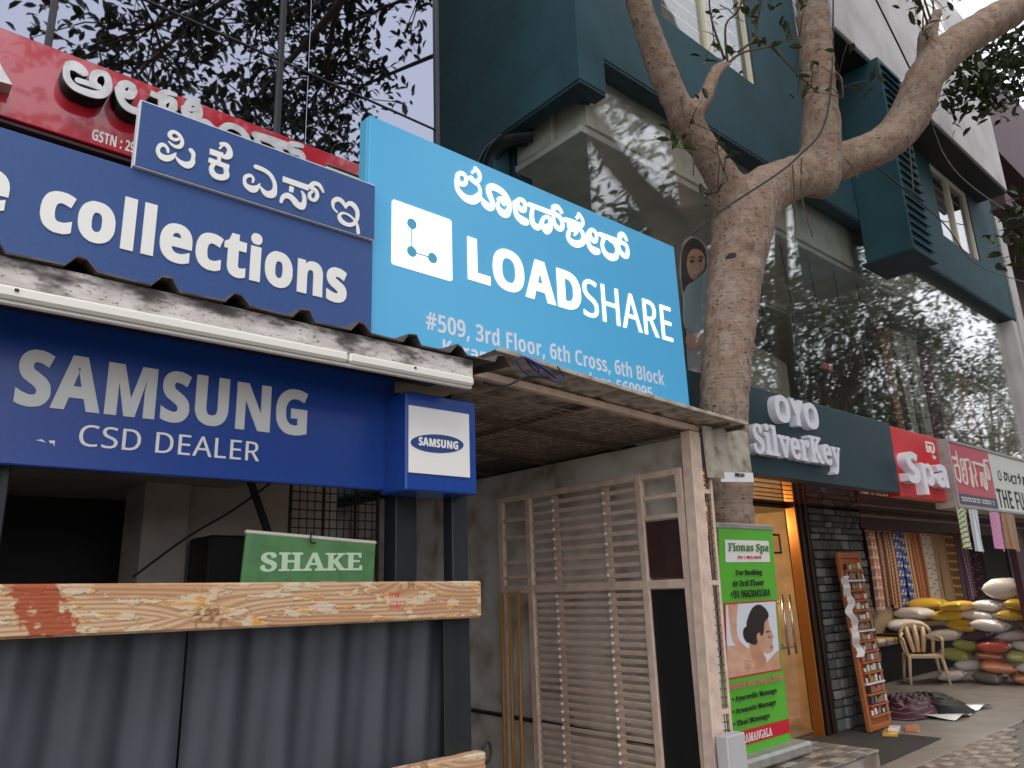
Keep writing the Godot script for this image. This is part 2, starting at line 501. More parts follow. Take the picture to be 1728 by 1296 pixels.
func make_materials() -> void:
	sans = SystemFont.new()
	sans.font_names = PackedStringArray(["Droid Sans"])
	sans_bold = SystemFont.new()
	sans_bold.font_names = PackedStringArray(["Droid Sans"])
	sans_bold.font_weight = 700
	serif = SystemFont.new()
	serif.font_names = PackedStringArray(["Droid Serif"])
	serif_bold = SystemFont.new()
	serif_bold.font_names = PackedStringArray(["Droid Serif"])
	serif_bold.font_weight = 700

	heavy = FontVariation.new()
	heavy.base_font = sans_bold
	heavy.variation_embolden = 0.7
	medium = FontVariation.new()
	medium.base_font = sans_bold
	medium.variation_embolden = 0.5
	heavy_serif = FontVariation.new()
	heavy_serif.base_font = serif_bold
	heavy_serif.variation_embolden = 0.5
	var cloud := noise_image(256, 256, 3, 0.012, 5)
	var fine := noise_image(256, 256, 8, 0.06, 4)
	var cell := noise_image(256, 256, 5, 0.03, 3, FastNoiseLite.TYPE_PERLIN)
	var soft := ramp(cloud, [[0.0, grey(0.84)], [0.5, grey(0.94)], [1.0, grey(1.0)]])
	var faint := ramp(fine, [[0.0, grey(0.93)], [1.0, grey(1.0)]])
	var dirty := ramp(cloud, [[0.0, Color(0.5, 0.45, 0.4)], [0.35, Color(0.74, 0.7, 0.66)], [0.6, grey(0.93)], [1.0, grey(1.0)]])
	var mould := ramp(cell, [[0.0, Color(0.13, 0.12, 0.11)], [0.34, Color(0.3, 0.28, 0.26)], [0.46, Color(0.74, 0.71, 0.69)], [0.6, grey(0.95)], [1.0, grey(1.0)]])
	var plaster := ramp(cloud, [[0.0, Color(0.62, 0.58, 0.54)], [0.3, Color(0.86, 0.84, 0.81)], [0.6, grey(0.96)], [1.0, grey(1.0)]])
	var fine_t := ImageTexture.create_from_image(fine)
	var cloud_t := ImageTexture.create_from_image(cloud)

	# ground
	worn("asphalt", c8(140, 136, 130), 0.9, dirty, Vector3.ONE * 0.7, fine_t, 0.4)
	worn("shop_floor", c8(146, 139, 132), 0.45, soft, Vector3.ONE * 0.6)
	worn("tile_dark", c8(130, 124, 118), 0.5, dirty, Vector3.ONE * 1.5)
	worn("tile_pale", c8(176, 166, 152), 0.5, dirty, Vector3.ONE * 1.5)
	mat("tile_grout", c8(120, 114, 106), 0.8)
	worn("mat_grey", c8(62, 60, 60), 0.95, faint, Vector3.ONE * 6.0, fine_t, 0.3)
	worn("concrete", c8(170, 160, 150), 0.85, dirty, Vector3.ONE * 0.8, fine_t, 0.2)

	# kiosk
	make_wood()
	worn("sheet_dark", c8(62, 66, 76), 0.55, soft, Vector3(0.9, 0.5, 0.9))
	worn("steel_black", c8(30, 34, 40), 0.5, soft, Vector3.ONE * 3.0)
	worn("roof_steel", c8(104, 98, 94), 0.6, dirty, Vector3.ONE * 2.2, null, 0.1, 0.25)
	worn("canopy_sheet", c8(204, 194, 182), 0.7, dirty, Vector3.ONE * 2.2)
	make_fascia()
	mat("tube_white", c8(226, 224, 218), 0.3)
	worn("kiosk_wall", c8(196, 184, 172), 0.9, soft, Vector3.ONE * 0.8)
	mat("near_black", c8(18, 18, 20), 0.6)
	mat("grid_wire", c8(58, 44, 38), 0.7)
	worn("board_green", c8(92, 142, 92), 0.75, soft, Vector3.ONE * 3.2)
	mat("board_edge", c8(214, 210, 196), 0.9)
	mat("chalk_green", c8(196, 222, 192), 0.8)

	# signs
	worn("samsung_blue", c8(22, 66, 150), 0.3, faint, Vector3.ONE * 2.0)
	worn("sign_blue", c8(44, 80, 142), 0.4, faint, Vector3.ONE * 3.0)
	mat("letter_white", c8(236, 236, 232), 0.35)
	mat("letter_grey", c8(206, 208, 206), 0.4)
	mat("plate_white", c8(232, 230, 228), 0.3)
	mat("logo_blue", c8(34, 66, 128), 0.35)
	mat("edge_white", c8(220, 222, 226), 0.5)
	var lb := mat("lightbox_blue", c8(76, 158, 194), 0.3)
	lb.emission_enabled = true
	lb.emission = c8(40, 130, 185)
	lb.emission_energy_multiplier = 0.2
	mat("lightbox_side", c8(70, 170, 206), 0.45)
	var lw := mat("lit_white", c8(250, 250, 250), 0.35)
	lw.emission_enabled = true
	lw.emission = Color(1, 1, 1)
	lw.emission_energy_multiplier = 0.5
	mat("address_grey", c8(214, 222, 234), 0.5)
	var rg := mat("red_gloss", c8(176, 22, 44), 0.12)
	rg.clearcoat_enabled = true
	rg.clearcoat = 1.0
	rg.clearcoat_roughness = 0.03
	rg.metallic_specular = 1.0
	mat("red_shaded", c8(44, 12, 18), 0.5)
	worn("letter_silver", c8(228, 228, 230), 0.22, soft, Vector3.ONE * 4.0, null, 0.1, 0.35)
	mat("letter_black", c8(12, 12, 14), 0.35)
	worn("oyo_board", c8(24, 56, 64), 0.45, faint, Vector3.ONE * 3.0)
	mat("letter_foam", c8(226, 226, 234), 0.3)
	mat("spa_red", c8(206, 22, 34), 0.35)
	worn("kurlon_pink", c8(196, 70, 92), 0.4, faint, Vector3.ONE * 4.0)
	mat("kurlon_navy", c8(44, 48, 84), 0.4)
	worn("lightbox_white", c8(214, 218, 210), 0.45, faint, Vector3.ONE * 4.0)
	worn("alu", c8(176, 174, 168), 0.45, soft, Vector3.ONE * 2.0, null, 0.1, 0.4)
	mat("ink_black", c8(28, 28, 26), 0.6)
	mat("ink_cream", c8(222, 214, 204), 0.5)

	# buildings
	var gl := mat("mirror_glass", c8(134, 136, 156), 0.015, 1.0)
	gl.albedo_color = c8(142, 144, 158)
	mat("mullion", c8(46, 46, 52), 0.4, 0.3)
	worn("teal", c8(28, 74, 85), 0.75, soft, Vector3.ONE * 0.5, fine_t, 0.12)
	mat("teal_dark", c8(24, 50, 58), 0.7)
	worn("beam_beige", c8(206, 208, 190), 0.8, soft, Vector3.ONE * 1.2)
	worn("ceiling_grey", c8(204, 208, 198), 0.9, soft, Vector3.ONE * 0.8)
	worn("wall_white", c8(200, 198, 200), 0.85, soft, Vector3.ONE * 0.35)
	worn("passage_white", c8(238, 232, 224), 0.9, plaster, Vector3.ONE * 0.7, cloud_t, 0.3)
	worn("maroon", c8(84, 58, 66), 0.7, soft, Vector3.ONE * 0.8)
	var sf := mat("soffit_maroon", c8(150, 56, 46), 0.06)
	sf.clearcoat_enabled = true
	sf.clearcoat = 1.0
	sf.clearcoat_roughness = 0.02
	mat("band_maroon", c8(58, 26, 26), 0.5)
	mat("trim_tan", c8(150, 128, 104), 0.5)
	pane("shop_glass", c8(60, 70, 68), 0.02)
	pane("window_glass", c8(60, 70, 68), 0.05)
	pane("door_glass", c8(120, 110, 90), 0.03)
	mat("frame_cream", c8(216, 208, 184), 0.5)
	mat("curtain_pale", c8(128, 136, 130), 0.9)
	mat("pipe_dark", c8(28, 36, 40), 0.35)
	worn("lobby_cream", c8(198, 174, 138), 0.8, soft, Vector3.ONE)
	mat("gold", c8(168, 112, 52), 0.3, 0.7)
	mat("dark_brown", c8(42, 26, 18), 0.4)
	mat("chrome", c8(200, 200, 200), 0.2, 0.9)
	for i in 4:
		worn("stone_%d" % i, [c8(112, 114, 110), c8(90, 93, 91), c8(142, 143, 137), c8(102, 107, 102)][i], 0.85, soft, Vector3.ONE * 3.0, cloud_t, 0.6)
	mat("mortar", c8(40, 40, 40), 0.95)

	# gate
	worn("gate_paint", c8(230, 204, 186), 0.5, soft, Vector3.ONE * 2.5)
	mat("gate_bolt", c8(232, 220, 206), 0.4)
	worn("panel_brown", c8(62, 38, 36), 0.6, soft, Vector3.ONE * 3.0)
	worn("panel_black", c8(26, 26, 28), 0.5, soft, Vector3.ONE * 3.0)
	mat("bamboo", c8(170, 122, 56), 0.45)
	worn("old_steel", c8(128, 116, 104), 0.7, dirty, Vector3.ONE * 2.0, null, 0.1, 0.1)
	worn("cement_board", c8(186, 178, 164), 0.9, plaster, Vector3.ONE * 2.2)
	mat("rust_wire", c8(120, 102, 86), 0.8)
	mat("paper", c8(226, 226, 226), 0.8)
	mat("wire_blue", c8(24, 50, 130), 0.4)
	mat("wire_black", c8(20, 20, 20), 0.5)

	# tree
	make_bark()
	for i in 2:
		var lm := mat("leaf_%d" % i, Color(1, 1, 1), 0.45)
		lm.vertex_color_use_as_albedo = true
		lm.backlight_enabled = true
		lm.backlight = Color(0.16, 0.2, 0.08)
	mat("twig", c8(86, 68, 54), 0.85)

	# goods
	mat("banner_green", c8(92, 178, 52), 0.4)
	mat("banner_red", c8(200, 26, 46), 0.4)
	mat("print_green", c8(70, 124, 40), 0.5)
	mat("print_pink", c8(206, 110, 110), 0.5)
	mat("plastic_beige", c8(214, 186, 146), 0.35)
	mat("wood_orange", c8(176, 106, 60), 0.6)
	var pc := {"yellow": c8(222, 180, 66), "white": c8(222, 214, 206), "green": c8(176, 174, 104), "orange": c8(206, 132, 96), "grey": c8(120, 112, 104), "purple": c8(84, 66, 84), "red": c8(188, 84, 70)}
	for k in pc:
		var pm := mat("pillow_" + k, pc[k], 0.35)
		pm.clearcoat_enabled = true
		pm.clearcoat = 0.8
		pm.clearcoat_roughness = 0.08
	make_fabrics()

func make_wood() -> void:
	# weathered plank: long grain, two knots, pale scraped patches and scraps of old orange paint
	var w := 1024
	var h := 128
	var n := FastNoiseLite.new()
	n.seed = 21
	n.frequency = 0.01
	n.fractal_octaves = 4
	var n2 := FastNoiseLite.new()
	n2.seed = 4
	n2.frequency = 0.02
	n2.fractal_octaves = 4
	var img := Image.create_empty(w, h, false, Image.FORMAT_RGB8)
	var hm := Image.create_empty(w, h, false, Image.FORMAT_RGB8)
	var knots := [Vector2(640, 78), Vector2(215, 60), Vector2(905, 30)]
	var n3 := FastNoiseLite.new()
	n3.seed = 60
	n3.frequency = 0.02
	n3.fractal_octaves = 5
	for y in h:
		for x in w:
			var yy := y + 14.0 * n.get_noise_2d(x * 0.12, y * 0.3)
			for k in knots:
				var d: Vector2 = Vector2((x - k.x) * 0.45, y - k.y)
				yy += 22.0 * exp(-d.length_squared() / 520.0) * signf(d.y + 0.01)
			var g := 0.5 + 0.5 * sin(yy * 0.95 + 1.6 * n.get_noise_2d(x * 0.12, y * 1.6))
			g = pow(g, 0.7) * 0.65 + 0.35 * (0.5 + 0.5 * n2.get_noise_2d(x * 0.12, y * 14.0))
			var c := c8(156, 112, 80).lerp(c8(212, 186, 152), g)
			# stained brown stretches between scraped pale ones, ragged along the grain
			var brown := smoothstep(-0.05, 0.25, n2.get_noise_2d(x * 0.3 + 90, y * 0.9)) * 0.65
			c = c.lerp(c8(168, 118, 82), brown * (1.0 - 0.5 * g))
			var p := n3.get_noise_2d(x * 0.75 + 500, y * 2.3) + 0.35 * n3.get_noise_2d(x * 3.0, y * 7.0)
			var edge_wear := 0.16 * smoothstep(h * 0.86, h * 0.99, float(y))
			var scraped := smoothstep(0.14, 0.2, p + edge_wear)
			c = c.lerp(c8(214, 198, 172).lerp(c8(190, 172, 146), 0.5 + 0.5 * n3.get_noise_2d(x * 4.0, y * 9.0)), scraped * 0.9)
			var lip := smoothstep(0.11, 0.15, p + edge_wear) * (1.0 - scraped)
			c = c.lerp(c8(120, 84, 58), lip * 0.5)
			var paint := smoothstep(0.24, 0.26, n3.get_noise_2d(x * 1.1 + 2900, y * 3.4)) * scraped
			c = c.lerp(c8(206, 146, 76), paint)
			var red := smoothstep(0.0, 5.0, 30.0 - absf(x - 472 - (y - 50) * 0.45) - 36.0 * absf(n2.get_noise_2d(x * 2.0, y * 2.0))) * smoothstep(100.0, 92.0, y) * smoothstep(22.0, 30.0, y)
			c = c.lerp(c8(158, 78, 48), red)
			var kn := 0.0
			for k in knots:
				var d2 := Vector2((x - k.x) * 0.8, y - k.y).length() + 6.0 * n2.get_noise_2d(x * 3.0, y * 3.0)
				kn = max(kn, smoothstep(19.0, 13.0, d2))
			c = c.lerp(c8(206, 178, 142).lerp(c8(128, 88, 58), 0.5 + 0.5 * sin(n2.get_noise_2d(x * 2.0, y * 2.0) * 9.0)), kn * 0.8)
			img.set_pixel(x, y, c)
			hm.set_pixel(x, y, grey(clampf(0.3 + 0.3 * g + 0.3 * scraped - 0.3 * lip - 0.2 * kn + 0.1 * paint, 0, 1)))
	var m := mat("wood", Color(1, 1, 1), 0.75)
	m.albedo_texture = ImageTexture.create_from_image(img)
	m.uv1_triplanar = true
	m.uv1_scale = Vector3(0.36, 3.6, 3.6)
	m.uv1_offset = Vector3(0.45, 0.5, 0.2)
	m.heightmap_enabled = true
	m.heightmap_texture = ImageTexture.create_from_image(hm)
	m.heightmap_scale = 0.35

# painted fascia with soot that has settled along its top edge and below the roof ribs
func make_fascia() -> void:
	var w := 1024
	var h := 64
	var n := FastNoiseLite.new()
	n.seed = 15
	n.frequency = 0.012
	n.fractal_octaves = 5
	var img := Image.create_empty(w, h, false, Image.FORMAT_RGB8)
	for y in h:
		for x in w:
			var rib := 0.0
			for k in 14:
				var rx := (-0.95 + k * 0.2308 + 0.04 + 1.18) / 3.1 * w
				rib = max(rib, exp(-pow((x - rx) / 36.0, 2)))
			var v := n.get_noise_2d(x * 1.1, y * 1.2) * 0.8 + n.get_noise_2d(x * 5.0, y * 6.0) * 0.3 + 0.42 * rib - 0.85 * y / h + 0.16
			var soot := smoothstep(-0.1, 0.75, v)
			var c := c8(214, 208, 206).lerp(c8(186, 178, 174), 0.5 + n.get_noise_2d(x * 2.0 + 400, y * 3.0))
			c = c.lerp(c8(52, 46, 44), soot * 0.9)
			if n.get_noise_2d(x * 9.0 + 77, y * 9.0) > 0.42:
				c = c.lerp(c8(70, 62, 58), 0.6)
			img.set_pixel(x, y, c)
	var m := mat("fascia", Color(1, 1, 1), 0.65)
	m.albedo_texture = ImageTexture.create_from_image(img)
	m.uv1_triplanar = true
	m.uv1_scale = Vector3(1.0 / 3.1, 1.0 / 0.09, 1.0 / 0.09)
	m.uv1_offset = Vector3(0.5, 0.5, 0.5)

func make_bark() -> void:
	var s := 512
	var a := noise_image(s, s, 31, 0.01, 4)
	var b := noise_image(s, s, 77, 0.05, 3)
	var c := noise_image(s, s, 12, 0.016, 3)
	var img := Image.create_empty(s, s, false, Image.FORMAT_RGB8)
	var hm := Image.create_empty(s, s, false, Image.FORMAT_RGB8)
	for y in s:
		for x in s:
			var va := a.get_pixel(x, y).r
			var vb := b.get_pixel(x, (y * 3) % s).r
			var vc := c.get_pixel((x * 2) % s, y).r
			var vd := c.get_pixel(y, (x * 2) % s).r
			var ring := b.get_pixel((x / 5 + 40) % s, (y * 3) % s).r
			var col := c8(142, 119, 102).lerp(c8(158, 143, 129), smoothstep(0.35, 0.65, va))
			col = col.lerp(c8(132, 106, 88), smoothstep(0.5, 0.75, vb) * 0.45)
			col = col.lerp(c8(112, 90, 76), smoothstep(0.58, 0.7, ring) * 0.28)
			col = col.lerp(c8(184, 166, 150), smoothstep(0.42, 0.3, ring) * 0.2)
			col = col.lerp(c8(168, 126, 96), smoothstep(0.62, 0.75, vd) * 0.45)
			col = col.lerp(c8(98, 80, 70), smoothstep(0.36, 0.24, vc) * 0.5)
			img.set_pixel(x, y, col)
			hm.set_pixel(x, y, grey(clampf(0.2 + 0.3 * vb + 0.25 * vc + 0.3 * ring, 0, 1)))
	var rng := RandomNumberGenerator.new()
	rng.seed = 5
	for k in 90:   # short scars across the bark
		var cx := rng.randi_range(0, s - 1)
		var cy := rng.randi_range(0, s - 1)
		var l := rng.randf_range(3, 13)
		var t := rng.randf_range(1.2, 3.4)
		var bend := rng.randf_range(-0.25, 0.25)
		for dx in range(-int(l), int(l) + 1):
			for dy in range(-4, 5):
				var q := absf(dy - bend * dx * dx / l) / (t * sqrt(max(0.0, 1.0 - pow(dx / l, 2))) + 0.3)
				if q < 1.6:
					var px := posmod(cx + dx, s)
					var py := posmod(cy + dy, s)
					img.set_pixel(px, py, img.get_pixel(px, py).lerp(c8(84, 66, 56), 0.8 if q < 1.0 else 0.25))
					hm.set_pixel(px, py, grey(0.1 if q < 1.0 else 0.75))
	for k in 16:   # eye-shaped leaf scars
		var cx := rng.randi_range(0, s - 1)
		var cy := rng.randi_range(0, s - 1)
		for dx in range(-16, 17):
			for dy in range(-10, 11):
				var q := Vector2(dx / 14.0, dy / 8.0).length() + 0.12 * sin(atan2(dy, dx) * 3.0 + k)
				var px := posmod(cx + dx, s)
				var py := posmod(cy + dy, s)
				if q < 0.42:
					img.set_pixel(px, py, c8(58, 44, 38))
					hm.set_pixel(px, py, grey(0.0))
				elif q < 0.7:
					img.set_pixel(px, py, img.get_pixel(px, py).lerp(c8(100, 80, 66), 0.7))
					hm.set_pixel(px, py, grey(0.9))
				elif q < 0.95:
					img.set_pixel(px, py, img.get_pixel(px, py).lerp(c8(190, 172, 154), 0.5))
					hm.set_pixel(px, py, grey(0.8))
	var m := mat("bark", Color(1, 1, 1), 0.85)
	m.albedo_texture = ImageTexture.create_from_image(img)
	m.uv1_triplanar = true
	m.uv1_world_triplanar = true
	m.uv1_scale = Vector3(1.15, 1.15, 1.15)
	m.heightmap_enabled = true
	m.heightmap_texture = ImageTexture.create_from_image(hm)
	m.heightmap_scale = 1.0
	worn("bark_grey", c8(110, 96, 84), 0.9, m.albedo_texture, Vector3.ONE * 0.8)

# cloth with a woven or printed pattern: base colour, figure colour, kind of figure
func fabric(n: String, base: Color, fig: Color, kind: int, fseed: int) -> void:
	var w := 64
	var h := 256
	var img := Image.create_empty(w, h, false, Image.FORMAT_RGB8)
	var rng := RandomNumberGenerator.new()
	rng.seed = fseed
	for y in h:
		for x in w:
			var c := base
			if kind == 0:       # sprigs
				var d := Vector2(fmod(x + 16.0 * floorf(y / 32.0), 32.0) - 16.0, fmod(y, 32.0) - 16.0)
				if absf(d.x * 0.8 + d.y * 0.4) + absf(d.y) * 0.5 < 8.0:
					c = fig
			elif kind == 1:     # stripes
				c = fig if x % 16 < 6 else base
			elif kind == 2:     # dots
				if Vector2(fmod(x + 8.0 * floorf(y / 24.0), 24.0) - 12.0, fmod(y, 24.0) - 12.0).length() < 4.0:
					c = fig
			elif kind == 3:     # broken stripes
				c = fig if x % 16 < 7 and (y + 5 * x) % 24 < 17 else base
			c = c.lerp(Color(0, 0, 0), 0.08 * rng.randf())
			img.set_pixel(x, y, c)
	var m := mat(n, Color(1, 1, 1), 0.55)
	m.albedo_texture = ImageTexture.create_from_image(img)
	m.uv1_scale = Vector3(1, 2, 1)

func make_fabrics() -> void:
	fabric("cloth_0", c8(176, 130, 116), c8(220, 190, 170), 0, 1)
	fabric("cloth_1", c8(86, 54, 44), c8(206, 160, 110), 3, 2)
	fabric("cloth_2", c8(40, 70, 150), c8(190, 180, 160), 0, 3)
	fabric("cloth_3", c8(84, 52, 34), c8(214, 170, 110), 1, 4)
	fabric("cloth_4", c8(198, 124, 70), c8(112, 60, 40), 3, 5)
	fabric("cloth_5", c8(232, 224, 208), c8(120, 108, 96), 2, 6)
	fabric("cloth_6", c8(206, 174, 130), c8(190, 154, 112), 1, 7)
	fabric("cloth_7", c8(150, 108, 60), c8(224, 186, 110), 0, 8)
	fabric("cloth_8", c8(124, 88, 108), c8(236, 220, 232), 3, 9)
	fabric("cloth_9", c8(74, 34, 48), c8(170, 130, 140), 2, 10)
	fabric("cloth_pink", c8(214, 150, 190), c8(190, 70, 120), 2, 11)
	fabric("cloth_towel", c8(220, 222, 228), c8(150, 160, 180), 3, 12)
	fabric("cloth_yellow", c8(206, 206, 140), c8(60, 90, 150), 0, 13)
	fabric("drape_grey", c8(150, 146, 134), c8(124, 120, 108), 1, 14)
	fabric("drape_maroon", c8(92, 50, 62), c8(74, 38, 50), 1, 15)
	fabric("drape_tan", c8(168, 132, 102), c8(146, 108, 80), 1, 16)
	fabric("drape_spot", c8(196, 196, 182), c8(120, 124, 112), 2, 17)

# ---------------------------------------------------------------- the setting
func build_ground() -> void:
	var st := begin()
	quad(st, Vector3(-150, -0.15, 150), Vector3(150, -0.15, 150), Vector3(150, -0.15, -150), Vector3(-150, -0.15, -150))
	setting(put(self, "ground", finish(st), M.asphalt))
	# raised floor of the shops and the tiled apron in front of it
	setting(block(self, "shop_floor", Vector3(6.2, -0.15, -6.2), Vector3(22, 0.0, -3.12), M.shop_floor, 0.01))
	var apron := block(self, "pavement", Vector3(5.6, -0.15, -3.115), Vector3(22, -0.012, -2.0), M.tile_grout, 0.01)
	setting(apron)
	var rng := RandomNumberGenerator.new()
	rng.seed = 9
	var tm := box_mesh(Vector3(0.146, 0.02, 0.096), 0.003)
	for i in 34:
		for j in 12:
			if i > 24 and j < 4:
				continue
			var at := Vector3(6.1 + i * 0.15, -0.008 + rng.randf_range(0, 0.003), -3.06 + j * 0.1)
			if at.z > -0.30 * at.x - 0.15 or at.z < -0.505 * at.x + 0.12:
				continue
			put(apron, "tile", tm, M.tile_dark if (i + j) % 2 == 0 else M.tile_pale, at)

func wall_with_holes(parent: Node, n: String, x0: float, x1: float, y0: float, y1: float, z0: float, z1: float, holes: Array, m: Material) -> void:
	# one mesh: a wall in the plane z, with rectangular openings [x0, x1, y0, y1]
	var xs := [x0, x1]
	var ys := [y0, y1]
	for h in holes:
		xs.append_array([h[0], h[1]])
		ys.append_array([h[2], h[3]])
	xs.sort()
	ys.sort()
	var st := begin()
	st.set_smooth_group(-1)
	var solid := func(i: int, j: int) -> bool:
		if i < 0 or j < 0 or i >= xs.size() - 1 or j >= ys.size() - 1:
			return false
		if xs[i + 1] - xs[i] < 1e-5 or ys[j + 1] - ys[j] < 1e-5:
			return true
		var c := Vector2((xs[i] + xs[i + 1]) * 0.5, (ys[j] + ys[j + 1]) * 0.5)
		for h in holes:
			if c.x > h[0] and c.x < h[1] and c.y > h[2] and c.y < h[3]:
				return false
		return true
	for i in xs.size() - 1:
		for j in ys.size() - 1:
			if not solid.call(i, j) or xs[i + 1] - xs[i] < 1e-5 or ys[j + 1] - ys[j] < 1e-5:
				continue
			var a: float = xs[i]
			var b: float = xs[i + 1]
			var c: float = ys[j]
			var d: float = ys[j + 1]
			quad(st, Vector3(a, c, z1), Vector3(b, c, z1), Vector3(b, d, z1), Vector3(a, d, z1))
			quad(st, Vector3(b, c, z0), Vector3(a, c, z0), Vector3(a, d, z0), Vector3(b, d, z0))
			if not solid.call(i - 1, j):
				quad(st, Vector3(a, c, z0), Vector3(a, c, z1), Vector3(a, d, z1), Vector3(a, d, z0))
			if not solid.call(i + 1, j):
				quad(st, Vector3(b, c, z1), Vector3(b, c, z0), Vector3(b, d, z0), Vector3(b, d, z1))
			if not solid.call(i, j - 1):
				quad(st, Vector3(a, c, z0), Vector3(b, c, z0), Vector3(b, c, z1), Vector3(a, c, z1))
			if not solid.call(i, j + 1):
				quad(st, Vector3(a, d, z1), Vector3(b, d, z1), Vector3(b, d, z0), Vector3(a, d, z0))
	put(parent, n, finish(st), m)

func build_glass_building() -> void:
	var b := thing("glass_building", "dark mirror-glass building front above the red sign", "building", Vector3(0.5, -0.15, -3.6))
	block(b, "lower_wall", Vector3(-6, -0.15, -9), Vector3(1.96, 2.9, -4.5), M.wall_white)
	block(b, "upper_wall", Vector3(-6, 2.9, -9), Vector3(2.4, 13, -3.36), M.near_black)
	# panes, each its own sheet of coated glass, a hair out of true like real curtain walling
	var xs := [-4.0, -2.4, -0.75, 0.36, 1.385, 1.54, 2.41]
	var ys := [2.9, 4.345, 5.43, 6.6, 7.8, 9.0]
	var rng := RandomNumberGenerator.new()
	rng.seed = 2
	for i in xs.size() - 1:
		for j in ys.size() - 1:
			var lo := Vector3(xs[i] + 0.003, ys[j] + 0.003, -3.312)
			var hi := Vector3(xs[i + 1] - 0.003, ys[j + 1] - 0.003, -3.3)
			put(b, "pane", box_mesh(hi - lo, 0.002), M.mirror_glass, (lo + hi) * 0.5, Basis(Vector3.UP, rng.randf_range(-0.003, 0.003)) * Basis(Vector3.RIGHT, rng.randf_range(-0.003, 0.003)))
	for x in [0.36, 1.385]:
		block(b, "mullion", Vector3(x - 0.014, 2.9, -3.33), Vector3(x + 0.014, 9.0, -3.285), M.mullion)
	for y in [4.345, 5.43, 6.6]:
		block(b, "mullion", Vector3(-4.0, y - 0.006, -3.33), Vector3(2.405, y + 0.006, -3.294), M.mullion)
	block(b, "mullion", Vector3(2.385, 2.9, -3.34), Vector3(2.412, 9.0, -3.28), M.mullion)

func window(parent: Node, x0: float, x1: float, y0: float, y1: float, z: float, halves: int) -> void:
	var w := Node3D.new()
	w.name = "window"
	parent.add_child(w, true)
	var t := 0.03
	block(w, "frame", Vector3(x0, y0, z - 0.035), Vector3(x1, y0 + t, z + 0.012), M.frame_cream)
	block(w, "frame", Vector3(x0, y1 - t, z - 0.035), Vector3(x1, y1, z + 0.012), M.frame_cream)
	block(w, "frame", Vector3(x0, y0 + t, z - 0.035), Vector3(x0 + t, y1 - t, z + 0.012), M.frame_cream)
	block(w, "frame", Vector3(x1 - t, y0 + t, z - 0.035), Vector3(x1, y1 - t, z + 0.012), M.frame_cream)
	var step := (x1 - x0 - 2 * t) / halves
	for i in halves:
		var a := x0 + t + i * step
		if i > 0:
			block(w, "frame", Vector3(a - 0.022, y0 + t, z - 0.055), Vector3(a + 0.022, y1 - t, z + 0.01), M.frame_cream)
		block(w, "pane", Vector3(a + (0.022 if i > 0 else 0.0), y0 + t, z - 0.034), Vector3(a + step - (0.022 if i < halves - 1 else 0.0), y1 - t, z - 0.028), M.window_glass, 0.0)
	for k in int((y1 - y0) / 0.16):
		block(w, "grille_bar", Vector3(x0 + t, y0 + 0.14 + k * 0.16, z - 0.1), Vector3(x1 - t, y0 + 0.152 + k * 0.16, z - 0.088), M.frame_cream, 0.0)
	put(w, "curtain", sheet_mesh(func(u, v): return Vector3(lerpf(x0, x1, u), lerpf(y0, y1, v), z - 0.17 + 0.02 * sin(u * 60.0 + 0.6 * sin(v * 3.0))), 90, 4), M.curtain_pale)

